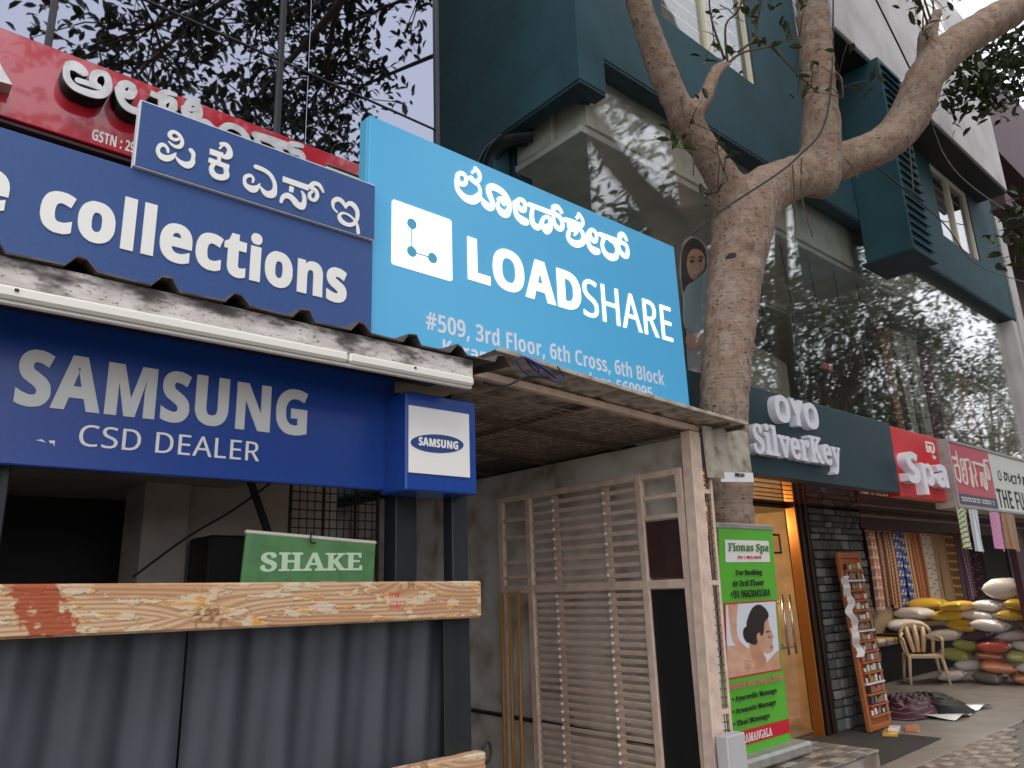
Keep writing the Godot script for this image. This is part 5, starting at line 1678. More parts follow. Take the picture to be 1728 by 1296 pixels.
# ---------------------------------------------------------------- other trees along the street
func build_street_trees() -> void:
	var rng := RandomNumberGenerator.new()
	rng.seed = 88
	var spots := [
		[Vector3(13.6, -0.15, 6.5), 14.0, 3.8, "tall street tree across the road, nearest of the row"],
		[Vector3(19.5, -0.15, 7.5), 15.0, 4.2, "tall street tree across the road, second of the row"],
		[Vector3(26.0, -0.15, 6.5), 15.5, 4.4, "tall street tree across the road, third of the row"],
		[Vector3(33.5, -0.15, 8.0), 16.0, 4.8, "tall street tree across the road, fourth of the row"],
		[Vector3(42.0, -0.15, 9.0), 17.0, 5.5, "tall street tree across the road, farthest of the row"],
		[Vector3(52.0, -0.15, 8.0), 17.0, 5.5, "tall street tree far down the road beyond the row"],
		[Vector3(64.0, -0.15, 6.0), 18.0, 6.5, "last tall street tree at the end of the road"],
		[Vector3(4.5, -0.15, 9.0), 15.0, 4.0, "tall street tree across the road behind the onlooker"],
	]
	for s in spots:
		var t := thing("roadside_tree", s[3], "tree", s[0], "trees across the road")
		var base: Vector3 = s[0]
		var h: float = s[1]
		var r: float = s[2]
		var st := begin()
		st.set_smooth_group(0)
		var fork := base + Vector3(rng.randf_range(-0.4, 0.4), h * 0.36, rng.randf_range(-0.4, 0.4))
		add_tube(st, spline([v4(base, 0.32), v4(base.lerp(fork, 0.5) + Vector3(0.15, 0, 0.1), 0.26), v4(fork, 0.22)], 5), 10)
		var leaves := []
		var cols := []
		for k in 34:
			var dir := Vector3(rng.randfn(0, 1), rng.randfn(0.1, 0.8), rng.randfn(0, 1)).normalized()
			var tip := base + Vector3(0, h * 0.66, 0) + Vector3(dir.x * r, dir.y * h * 0.33, dir.z * r) * rng.randf_range(0.45, 1.0)
			add_tube(st, spline([v4(fork, 0.09), v4(fork.lerp(tip, 0.5) + Vector3(0, 0.4, 0), 0.05), v4(tip, 0.015)], 4), 5)
			for j in 135:
				var at := tip + Vector3(rng.randfn(0, 0.62), rng.randfn(0, 0.42), rng.randfn(0, 0.62))
				leaves.append(leaf_at(at, rng.randf_range(0.22, 0.4), rng))
				cols.append(leaf_color(rng, 0.8))
		put(t, "trunk", finish(st), M.bark_grey)
		leaf_cloud(t, "crown", leaves, cols)
	# buildings across the road, seen only as reflections
	var ob := thing("opposite_building", "plain grey building across the road", "building", Vector3(40, -0.15, 18))
	block(ob, "wall", Vector3(6, -0.15, 16), Vector3(90, 8.5, 24), M.maroon)
	for k in 14:
		block(ob, "window", Vector3(9 + k * 5.6, 4.4, 15.95), Vector3(11.4 + k * 5.6, 6.4, 15.998), M.wall_white)
	# tree whose drooping boughs reach in at the right edge
	var t := thing("drooping_tree", "leafy dark green boughs reaching in beside the white upper storey", "tree", Vector3(12.5, -0.15, 0.4))
	var st := begin()
	st.set_smooth_group(0)
	add_tube(st, spline([v4(Vector3(12.5, -0.15, 0.4), 0.25), v4(Vector3(12.4, 3, 0.35), 0.2), v4(Vector3(12.2, 6.2, 0.0), 0.16), v4(Vector3(11.6, 8.5, -0.6), 0.1)], 6), 10)
	var leaves := []
	var cols := []
	var boughs := [Vector3(9.35, 7.35, -1.75), Vector3(9.0, 7.1, -1.95), Vector3(8.85, 6.8, -2.1), Vector3(9.1, 6.85, -1.95), Vector3(9.35, 6.85, -1.8), Vector3(9.55, 7.1, -1.6), Vector3(9.15, 5.15, -1.84), Vector3(9.1, 4.9, -1.84), Vector3(9.9, 7.6, -1.5), Vector3(9.7, 7.7, -1.9), Vector3(10.3, 8.0, -1.6), Vector3(9.3, 5.45, -1.8)]
	for b in boughs:
		var a := Vector3(12.0, 6.6, -0.2) if b.y < 6.0 else Vector3(11.8, 7.8, -0.4)
		add_tube(st, spline([v4(a, 0.045), v4(a.lerp(b, 0.55) + Vector3(rng.randf_range(-0.3, 0.3), rng.randf_range(0.1, 0.6), rng.randf_range(-0.3, 0.3)), 0.018), v4(b, 0.006)], 5), 5)
		for j in 75:
			leaves.append(leaf_at(b + Vector3(rng.randfn(0, 0.17), rng.randfn(0, 0.11), rng.randfn(0, 0.15)), rng.randf_range(0.1, 0.18), rng))
			cols.append(leaf_color(rng, 0.9))
	put(t, "trunk", finish(st), M.bark_grey)
	leaf_cloud(t, "crown", leaves, cols)

# ---------------------------------------------------------------- goods in the upper shop
func build_upstairs_goods() -> void:
	# printed cut-out figure standing behind the glass
	var c := thing("cutout_poster", "printed cut-out of a smiling woman in pale blue behind the upper glass", "poster", Vector3(5.0, 3.1, -3.3))
	# outline measured in metres on the board; the board stands at z = -3.25
	var layers := [
		["backing", "wall_white", [[4.882, 4.303], [4.942, 4.375], [5.033, 4.424], [5.135, 4.427], [5.214, 4.39], [5.244, 4.31], [5.222, 4.183], [5.281, 4.127], [5.355, 3.955], [5.204, 3.11], [4.8, 3.11], [4.808, 3.522], [4.8, 3.873], [4.8, 4.08]]],
		["hair", "near_black", [[4.842, 4.196], [4.908, 4.311], [5.029, 4.401], [5.131, 4.404], [5.199, 4.352], [5.206, 4.244], [5.174, 4.153], [5.071, 4.046], [4.918, 3.965], [4.851, 3.896], [4.815, 3.867], [4.808, 3.978]]],
		["face", "skin_tone", [[4.909, 4.162], [4.965, 4.258], [5.048, 4.308], [5.132, 4.311], [5.174, 4.257], [5.15, 4.163], [5.068, 4.077], [4.983, 4.012], [4.935, 4.021], [4.903, 4.076]]],
		["dress", "dress_blue", [[4.843, 3.894], [4.981, 4.002], [5.122, 4.102], [5.231, 4.185], [5.287, 4.113], [5.327, 3.949], [5.281, 3.698], [5.117, 3.585], [4.945, 3.54], [4.79, 3.553], [4.792, 3.719]]],
		["forearm", "skin_tone", [[4.792, 3.47], [4.862, 3.518], [4.988, 3.554], [5.138, 3.61], [5.276, 3.67], [5.254, 3.551], [5.103, 3.506], [4.969, 3.439], [4.864, 3.385], [4.796, 3.397]]],
		["mouth", "plate_white", [[4.962, 4.086], [5.011, 4.083], [5.076, 4.127], [5.025, 4.071], [4.974, 4.063]]],
		["eye", "near_black", [[4.941, 4.16], [4.978, 4.186], [5.011, 4.185], [4.973, 4.158]]],
		["eye", "near_black", [[5.063, 4.199], [5.101, 4.226], [5.134, 4.219], [5.096, 4.197]]],
		["brow", "near_black", [[4.938, 4.191], [4.983, 4.22], [5.024, 4.215], [4.982, 4.209]]],
		["brow", "near_black", [[5.06, 4.231], [5.107, 4.26], [5.147, 4.25], [5.105, 4.249]]],
	]
	mat("skin_tone", c8(226, 178, 152), 0.5)
	mat("dress_blue", c8(168, 198, 204), 0.6)
	var d := 0.004
	for l in layers:
		var p := PackedVector2Array()
		for q in l[2]:
			p.append(Vector2(q[0], q[1]))
		if not l[0] in ["mouth", "eye", "brow"]:
			p = round_outline(p)
		put(c, l[0], slab_mesh(p, d), M[l[1]], Vector3(0, 0, -3.29))
		d += 0.0015
	# long drapes hung along the glazing
	var rng := RandomNumberGenerator.new()
	rng.seed = 17
	var kinds := ["drape_tan", "drape_spot", "drape_spot", "drape_maroon", "drape_grey", "drape_grey", "drape_tan", "drape_grey", "drape_grey"]
	var lab := ["tan drape, first of the row behind the upper glass", "spotted pale drape beside the tan one behind upper glass", "spotted pale drape beside the maroon one behind upper glass", "maroon drape hanging behind the upper glass", "grey drape just past the maroon one behind upper glass", "grey drape second past the maroon one behind upper glass", "tan drape among grey ones behind the upper glass", "grey drape next to last behind the upper glass", "grey drape at the far end behind the upper glass"]
	for k in kinds.size():
		var x0 := 9.0 + k * 0.42
		var ph := rng.randf() * 6.0
		var o := put(self, "hanging_drape", sheet_mesh(func(u, v): return Vector3(x0 + u * 0.36 + 0.05 * (1.0 - v), lerpf(3.12, 4.55, v), -3.5 + 0.035 * sin(u * 21.0 + ph) * (0.5 + 0.5 * v) + 0.05 * (1.0 - v) * sin(u * 5.0 + ph)), 26, 8), M[kinds[k]])
		tag(o, lab[k], "drape", "drapes behind the upper glass")
	tag(bar(self, "drape_rod", Vector3(8.9, 4.57, -3.5), Vector3(12.78, 4.57, -3.5), 0.025, 0.025, M.alu), "rod carrying the drapes behind the upper glass", "rod")
	# bolsters and packed pillows heaped behind the glass
	var mats := ["pillow_white", "pillow_white", "pillow_grey", "pillow_white", "pillow_green", "pillow_white"]
	var where := [Vector3(6.7, 3.2, -4.0), Vector3(7.35, 3.2, -3.75), Vector3(7.9, 3.2, -3.9), Vector3(8.3, 3.2, -3.6), Vector3(8.75, 3.2, -3.7), Vector3(7.0, 3.36, -4.0)]
	var ll := ["white packed pillow behind the glass, first above the sign letters", "white packed pillow behind the glass, second in line", "grey packed pillow lying behind the upper glass", "white packed pillow behind the glass near the drapes", "green packed pillow behind the glass at the drapes", "white packed pillow on top of others behind the upper glass"]
	for k in mats.size():
		var o := put(self, "packed_pillow", pillow_mesh(k % 3), M[mats[k]], where[k], Basis(Vector3.UP, rng.randf_range(-0.4, 0.4)))
		tag(o, ll[k], "pillow", "pillows behind the upper glass")
	# display board, stand and unlit tube inside
	var bd := thing("display_board", "large pale display board standing inside the upper shop", "board", Vector3(7.9, 3.1, -4.4))
	put(bd, "panel", box_mesh(Vector3(1.5, 1.1, 0.03), 0.005), M.beam_beige, Vector3(8.0, 3.7, -4.4), Basis(Vector3.UP, 0.2))
	for x in [7.4, 8.6]:
		bar(bd, "leg", Vector3(x, 3.1, -4.45), Vector3(x, 3.6, -4.45), 0.04, 0.03, M.alu)
	var tb := thing("ceiling_tube", "unlit white tube fitting under the upper shop ceiling", "lamp", Vector3(7.6, 4.7, -4.2))
	block(tb, "batten", Vector3(7.0, 4.74, -4.22), Vector3(8.2, 4.799, -4.16), M.tube_white)
	tube(tb, "tube", [Vector3(7.0, 4.72, -4.19), Vector3(8.2, 4.72, -4.19)], 0.018, M.tube_white)
	for k in 5:
		var x := 6.0 + k * 0.55
		tag(tube(self, "thin_cable", [Vector3(x, 4.8, -3.3), Vector3(x + 0.02, 4.2, -3.28), Vector3(x + 0.04, 3.8 - 0.15 * (k % 2), -3.3), Vector3(x + 0.1, 3.66, -3.3)], 0.006, M.wire_black, 5), ["thin cable behind upper glass, nearest the tree trunk", "thin cable behind upper glass, second from the trunk", "thin cable behind upper glass, middle of five", "thin cable behind upper glass, fourth from the trunk", "thin cable behind upper glass, nearest the drapes"][k], "cable", "cables behind the upper glass")
	var rp := thing("red_packet", "small red packet hanging on a cord behind the upper glass", "packet", Vector3(7.15, 3.66, -3.3))
	block(rp, "body", Vector3(7.1, 3.6, -3.32), Vector3(7.26, 3.68, -3.28), M.pillow_red, 0.02)

func round_outline(p: PackedVector2Array) -> PackedVector2Array:
	var out := PackedVector2Array()
	var n := p.size()
	for i in n:
		for k in 4:
			out.append(p[i].cubic_interpolate(p[(i + 1) % n], p[(i - 1 + n) % n], p[(i + 2) % n], k / 4.0))
	return out

func pillow_mesh(v: int) -> Mesh:
	var key := "pillow%d" % v
	if meshes.has(key):
		return meshes[key]
	var n := FastNoiseLite.new()
	n.seed = v + 3
	n.frequency = 4.0
	var f := func(u: float, w: float, s: float) -> Vector3:
		var x := u * 2.0 - 1.0
		var z := w * 2.0 - 1.0
		var e := (1.0 - pow(absf(x), 3.0)) * (1.0 - pow(absf(z), 3.0))
		var pinch := 1.0 - 0.1 * (1.0 - absf(x)) * absf(z) - 0.12 * (1.0 - absf(z)) * absf(x)
		return Vector3(x * 0.32 * pinch, s * (0.105 * pow(max(e, 0.0), 0.55) + 0.012 * n.get_noise_2d(x, z + s) * e), z * 0.22 * pinch)
	var st := begin()
	st.set_smooth_group(0)
	for s in [-1.0, 1.0]:
		for j in 10:
			for i in 12:
				var a: Vector3 = f.call(i / 12.0, j / 10.0, s)
				var b: Vector3 = f.call((i + 1) / 12.0, j / 10.0, s)
				var c: Vector3 = f.call((i + 1) / 12.0, (j + 1) / 10.0, s)
				var d: Vector3 = f.call(i / 12.0, (j + 1) / 10.0, s)
				if s > 0:
					quad(st, a, d, c, b)
				else:
					quad(st, a, b, c, d)
	meshes[key] = finish(st)
	return meshes[key]

# ---------------------------------------------------------------- goods in the furnishing shop
func build_shop_goods() -> void:
	var rng := RandomNumberGenerator.new()
	rng.seed = 23
	var order := [0, 1, 3, 1, 2, 2, 3, 4, 4, 5, 5, 6, 6, 6, 7, 7, 8, 8, 8, 9, 9]
	var tone := ["brown leafy", "dark brown gold-flecked", "navy blue", "brown gold-striped", "copper checked", "cream spotted", "plain tan", "olive gold", "mauve white-striped", "plum spotted"]
	var seen := {}
	tag(bar(self, "curtain_rod", Vector3(12.95, 2.36, -5.75), Vector3(18.15, 2.36, -5.75), 0.03, 0.03, M.alu), "rod under the shop header carrying the row of curtains", "rod")
	for i in order.size():
		var k: int = order[i]
		var x0 := 13.05 + i * 0.238
		var ph := rng.randf() * 6.0
		var low := rng.randf_range(1.05, 1.14)
		var o := put(self, "curtain", sheet_mesh(func(u, v): return Vector3(x0 + u * 0.225, lerpf(low, 2.36, v), -5.75 + 0.045 * sin(u * 14.0 + ph) + 0.012 * sin(v * 4.0 + ph)), 14, 4), M["cloth_%d" % k])
		seen[k] = seen.get(k, 0) + 1
		var nth: String = ["first", "second", "third"][seen[k] - 1]
		tag(o, "%s curtain in the shop display, %s of its cloth from the stone pillar" % [tone[k], nth], "curtain", "curtains on display")
	# heap of packed pillows: rows from the floor up
	var rows := [
		[0.085, ["white", "grey", "orange", "white"]], [0.235, ["white", "orange", "white", "white"]], [0.385, ["green", "orange", "green"]], [0.53, ["green", "red", "white", "white"]],
		[0.675, ["white", "purple", "white"]], [0.82, ["yellow", "white", "orange", "white"]], [0.965, ["yellow", "white", "yellow", "white"]], [1.11, ["yellow", "white", "yellow"]]]
	var rn := ["bottom", "second", "third", "fourth", "fifth", "sixth", "seventh", "top"]
	var pn := ["first", "second", "third", "fourth"]
	for r in rows.size():
		for k in rows[r][1].size():
			var name_c: String = rows[r][1][k]
			var z: float = -4.85 + k * 0.44 + 0.2 * (r % 2) + rng.randf_range(-0.05, 0.05)
			var size := Vector3(rng.randf_range(0.62, 0.82), rng.randf_range(0.74, 0.9), rng.randf_range(0.85, 1.05))
			var o := put(self, "packed_pillow", pillow_mesh(rng.randi_range(0, 2)), M["pillow_" + name_c], Vector3(13.35 + 0.05 * k + rng.randf_range(-0.12, 0.12), rows[r][0] + rng.randf_range(0, 0.015), z), Basis(Vector3.UP, PI * 0.5 + rng.randf_range(-0.45, 0.45)) * Basis(Vector3.BACK, rng.randf_range(-0.16, 0.16)) * Basis.from_scale(size))
			tag(o, "%s packed pillow in %s row of shop heap, %s from the chair" % [name_c, rn[r], pn[k]], "pillow", "pillows heaped in the shop")
	for k in 4:
		var o := put(self, "packed_pillow", pillow_mesh(k % 3), M[["pillow_white", "pillow_yellow", "pillow_yellow", "pillow_white"][k]], [Vector3(13.9, 0.98, -5.55), Vector3(14.3, 1.12, -5.45), Vector3(14.4, 0.94, -5.5), Vector3(13.6, 0.8, -5.6)][k], Basis(Vector3.UP, 1.2 + 0.3 * k))
		tag(o, ["white packed pillow on the ledge behind the plastic chair", "yellow and clear packed pillow on top above the plastic chair", "yellow packed pillow just above the back of the plastic chair", "white bundled pillow tucked behind the plastic chair arm"][k], "pillow", "pillows above the chair")
	var bag := put(self, "pillow_bag", pillow_mesh(1), M.pillow_white, Vector3(13.5, 1.36, -4.0), Basis(Vector3.UP, 1.5) * Basis.from_scale(Vector3(0.85, 1.5, 1.0)))
	tag(bag, "large clear bag of white pillows on top of the heap", "bag")
	var shelf := thing("goods_shelf", "low dark shelf of folded cloth behind the chair and pillows", "shelf", Vector3(14.2, 0, -5.5))
	block(shelf, "body", Vector3(11.4, 0, -5.85), Vector3(15.6, 0.55, -5.62), M.near_black)
	block(shelf, "shelf_top", Vector3(13.0, 0.55, -5.85), Vector3(15.6, 0.7, -5.4), M.dark_brown)
	for k in 8:
		block(shelf, "folded_cloth", Vector3(12.0 + (k % 4) * 0.3, 0.551 + 0.055 * (k / 4), -5.84), Vector3(12.26 + (k % 4) * 0.3, 0.604 + 0.055 * (k / 4), -5.5), M["cloth_%d" % (k % 9)], 0.015)
	build_chair(Vector3(12.95, 0, -5.15), -1.0)
	# accessory rack leaning on the stone pillar
	var a := thing("accessory_rack", "tall narrow orange rack of small packets leaning on the stone pillar", "rack", Vector3(8.85, 0, -4.1))
	var lean := Basis(Vector3.RIGHT, -0.04)
	var org := Vector3(8.74, 0.02, -4.05)
	var at := func(x: float, y: float, z: float) -> Vector3: return org + lean * Vector3(x, y, z)
	put(a, "board", box_mesh(Vector3(0.46, 1.78, 0.02), 0.004), M.wood_orange, at.call(0, 0.9, 0), lean)
	for s in [-1, 1]:
		put(a, "side_rail", box_mesh(Vector3(0.05, 1.8, 0.05), 0.005), M.wood_orange, at.call(s * 0.24, 0.9, 0.01), lean)
	put(a, "top_rail", box_mesh(Vector3(0.53, 0.07, 0.05), 0.01), M.wood_orange, at.call(0, 1.83, 0.01), lean)
	put(a, "bottom_rail", box_mesh(Vector3(0.53, 0.06, 0.05), 0.01), M.wood_orange, at.call(0, 0.03, 0.01), lean)
	var tints := ["pillow_white", "wood_orange", "pillow_red", "trim_tan", "pillow_grey", "plate_white", "pillow_purple", "cloth_7", "near_black"]
	for r in 15:
		var y := 1.7 - r * 0.108
		put(a, "shelf_strip", box_mesh(Vector3(0.43, 0.02, 0.06), 0.003), M[["wood_orange", "plate_white", "wood_orange", "pillow_red", "wood_orange"][r % 5]], at.call(0, y - 0.045, 0.04), lean)
		for k in 9:
			var h := rng.randf_range(0.04, 0.078)
			put(a, "packet", box_mesh(Vector3(0.038, snappedf(h, 0.008), 0.014), 0.004), M[tints[rng.randi_range(0, 8)]], at.call(-0.188 + k * 0.047, y - 0.03 + h * 0.5, 0.045 + rng.randf_range(0, 0.01)), lean)
	var pls := sheet_mesh(func(u, v): return at.call(-0.29 + 0.03 * sin(v * 20.0) + u * 0.05, 0.75 + v * 0.85, 0.03 + 0.06 * u + 0.015 * sin(v * 31.0)), 3, 30)
	put(a, "plastic_sleeve", pls, M.pillow_white)
	# small boxes, cloth pile
	var bx := [[Vector3(8.6, 0.02, -3.86), Vector3(0.32, 0.035, 0.14), "pillow_yellow", "flat yellow box on the floor below the accessory rack"], [Vector3(8.98, 0.025, -3.8), Vector3(0.24, 0.045, 0.12), "pillow_orange", "flat orange box on the floor beside the yellow one"], [Vector3(8.66, 0.055, -3.85), Vector3(0.2, 0.03, 0.1), "plate_white", "flat white box lying on the yellow box"]]
	for b in bx:
		var o := put(self, "flat_box", box_mesh(b[1], 0.003), M[b[2]], b[0], Basis(Vector3.UP, 0.3))
		tag(o, b[3], "box", "flat boxes by the rack")
	var ws := put(self, "white_sheet", sheet_mesh(func(u, v): return Vector3(9.75 + u * 1.25, 0.012 + 0.05 * pow(max(0.0, sin(u * 9.0 + v * 4.0)), 2.0) * (1.0 - v), -4.6 + (1.0 - v) * 0.95 + 0.04 * sin(u * 7.0)), 24, 12), M.plate_white)
	tag(ws, "crumpled white sheet spread under the pile of dark clothes", "sheet")
	var piles := [[Vector3(10.05, 0, -4.3), 0.55, 0.2, "cloth_9", "heap of plum cloth lying nearest the accessory rack"], [Vector3(10.5, 0, -4.2), 0.6, 0.17, "near_black", "heap of black cloth on the white sheet"], [Vector3(10.2, 0, -4.75), 0.5, 0.22, "cloth_3", "heap of brown striped cloth behind the black cloth"], [Vector3(10.8, 0, -4.35), 0.5, 0.13, "panel_black", "low heap of charcoal cloth at the edge of the white sheet"]]
	for q in piles:
		var nn := FastNoiseLite.new()
		nn.seed = int(q[1] * 100) + int(q[2] * 1000)
		nn.frequency = 1.6
		nn.fractal_type = FastNoiseLite.FRACTAL_RIDGED
		nn.fractal_octaves = 3
		var c: Vector3 = q[0]
		var rad: float = q[1]
		var hh: float = q[2]
		var o := put(self, "cloth_pile", sheet_mesh(func(u, v):
			var ang: float = u * TAU
			var rr: float = rad * (1.0 - v) * (1.0 + 0.15 * sin(ang * 3.0 + c.x * 5.0))
			var y: float = hh * (1.0 - pow(1.0 - v, 2.4)) * (0.75 + 0.4 * nn.get_noise_2d(cos(ang) * rr * 3.0, sin(ang) * rr * 3.0))
			return c + Vector3(cos(ang) * rr, 0.015 + max(y, 0.0), sin(ang) * rr * 0.8), 40, 14), M[q[3]])
		tag(o, q[4], "cloth", "clothes piled on the shop floor")
	# towels hung from the light box
	var hung := [[9.05, 0.3, 0.42, "cloth_yellow", "yellow and blue printed towel hanging under the light box"], [9.42, 0.3, 0.45, "cloth_towel", "white striped towel hanging under the light box"], [10.1, 0.36, 0.42, "cloth_pink", "pink printed towel hanging under the light box"], [10.5, 0.5, 0.42, "drape_tan", "tan oval mat hanging under the light box"]]
	for q in hung:
		var x0: float = q[0]
		var ww: float = q[1]
		var hh: float = q[2]
		var o := put(self, "hung_towel", sheet_mesh(func(u, v): return Vector3(x0 + u * ww + 0.02 * v, 2.3 - hh * (1.0 - v) - 0.04 * u * (1.0 - v), -3.0 + 0.02 * sin(u * 8.0 + x0) * (1.2 - v)), 14, 6), M[q[3]])
		tag(o, q[4], "towel", "towels under the light box")
	var mp := thing("maroon_poster", "maroon printed side poster at the far right of the shop", "sign", Vector3(13.2, 0, -3.45))
	block(mp, "panel", Vector3(13.0, 0.6, -3.7), Vector3(13.4, 2.2, -3.61), M.drape_maroon, 0.003)
	block(mp, "navy_band", Vector3(13.0, 0.9, -3.609), Vector3(13.4, 1.25, -3.604), M.kurlon_navy, 0.0)
	block(mp, "white_band", Vector3(13.0, 0.62, -3.609), Vector3(13.4, 0.88, -3.604), M.plate_white, 0.0)

func build_chair(at: Vector3, turn: float) -> void:
	var c := thing("plastic_chair", "beige moulded plastic armchair standing before the pillow heap", "chair", at)
	c.rotation.y = turn
	var m: Material = M.plastic_beige
	var add := func(n: String, mesh: Mesh, p := Vector3.ZERO, b := Basis.IDENTITY) -> void:
		var o := MeshInstance3D.new()
		o.name = n
		o.mesh = mesh
		o.material_override = m
		c.add_child(o, true)
		o.transform = Transform3D(b, p)
	add.call("seat", sheet_mesh(func(u, v): return Vector3((u - 0.5) * 0.46, 0.42 - 0.02 * sin(u * PI) + 0.015 * v, (v - 0.5) * 0.44), 8, 8))
	add.call("seat_apron", box_mesh(Vector3(0.46, 0.05, 0.02), 0.006), Vector3(0, 0.4, 0.22))
	for sx in [-1.0, 1.0]:
		for sz in [-1.0, 1.0]:
			var st := begin()
			st.set_smooth_group(0)
			add_tube(st, [v4(Vector3(sx * 0.22, 0.42, sz * 0.2), 0.032), v4(Vector3(sx * 0.25, 0.2, sz * 0.225), 0.026), v4(Vector3(sx * 0.27, 0.0, sz * 0.25), 0.022)], 8)
			add.call("leg", finish(st))
		var sa := begin()
		sa.set_smooth_group(0)
		add_tube(sa, spline([v4(Vector3(sx * 0.24, 0.4, 0.2), 0.024), v4(Vector3(sx * 0.27, 0.62, 0.21), 0.022), v4(Vector3(sx * 0.27, 0.66, 0.1), 0.026), v4(Vector3(sx * 0.25, 0.67, -0.12), 0.024), v4(Vector3(sx * 0.2, 0.72, -0.2), 0.022)], 5), 8)
		add.call("arm", finish(sa))
	var bk := begin()
	bk.set_smooth_group(0)
	add_tube(bk, spline([v4(Vector3(-0.2, 0.42, -0.2), 0.026), v4(Vector3(-0.23, 0.66, -0.23), 0.028), v4(Vector3(-0.16, 0.82, -0.26), 0.03), v4(Vector3(0, 0.86, -0.27), 0.032), v4(Vector3(0.16, 0.82, -0.26), 0.03), v4(Vector3(0.23, 0.66, -0.23), 0.028), v4(Vector3(0.2, 0.42, -0.2), 0.026)], 5), 8)
	add.call("back_frame", finish(bk))
	for k in 3:
		var x := -0.11 + k * 0.11
		var s := begin()
		s.set_smooth_group(0)
		add_tube(s, [v4(Vector3(x * 0.6, 0.43, -0.205), 0.03), v4(Vector3(x, 0.65, -0.235), 0.042), v4(Vector3(x * 1.1, 0.84 - absf(x) * 0.25, -0.26), 0.03)], 8)
		add.call("back_slat", finish(s))

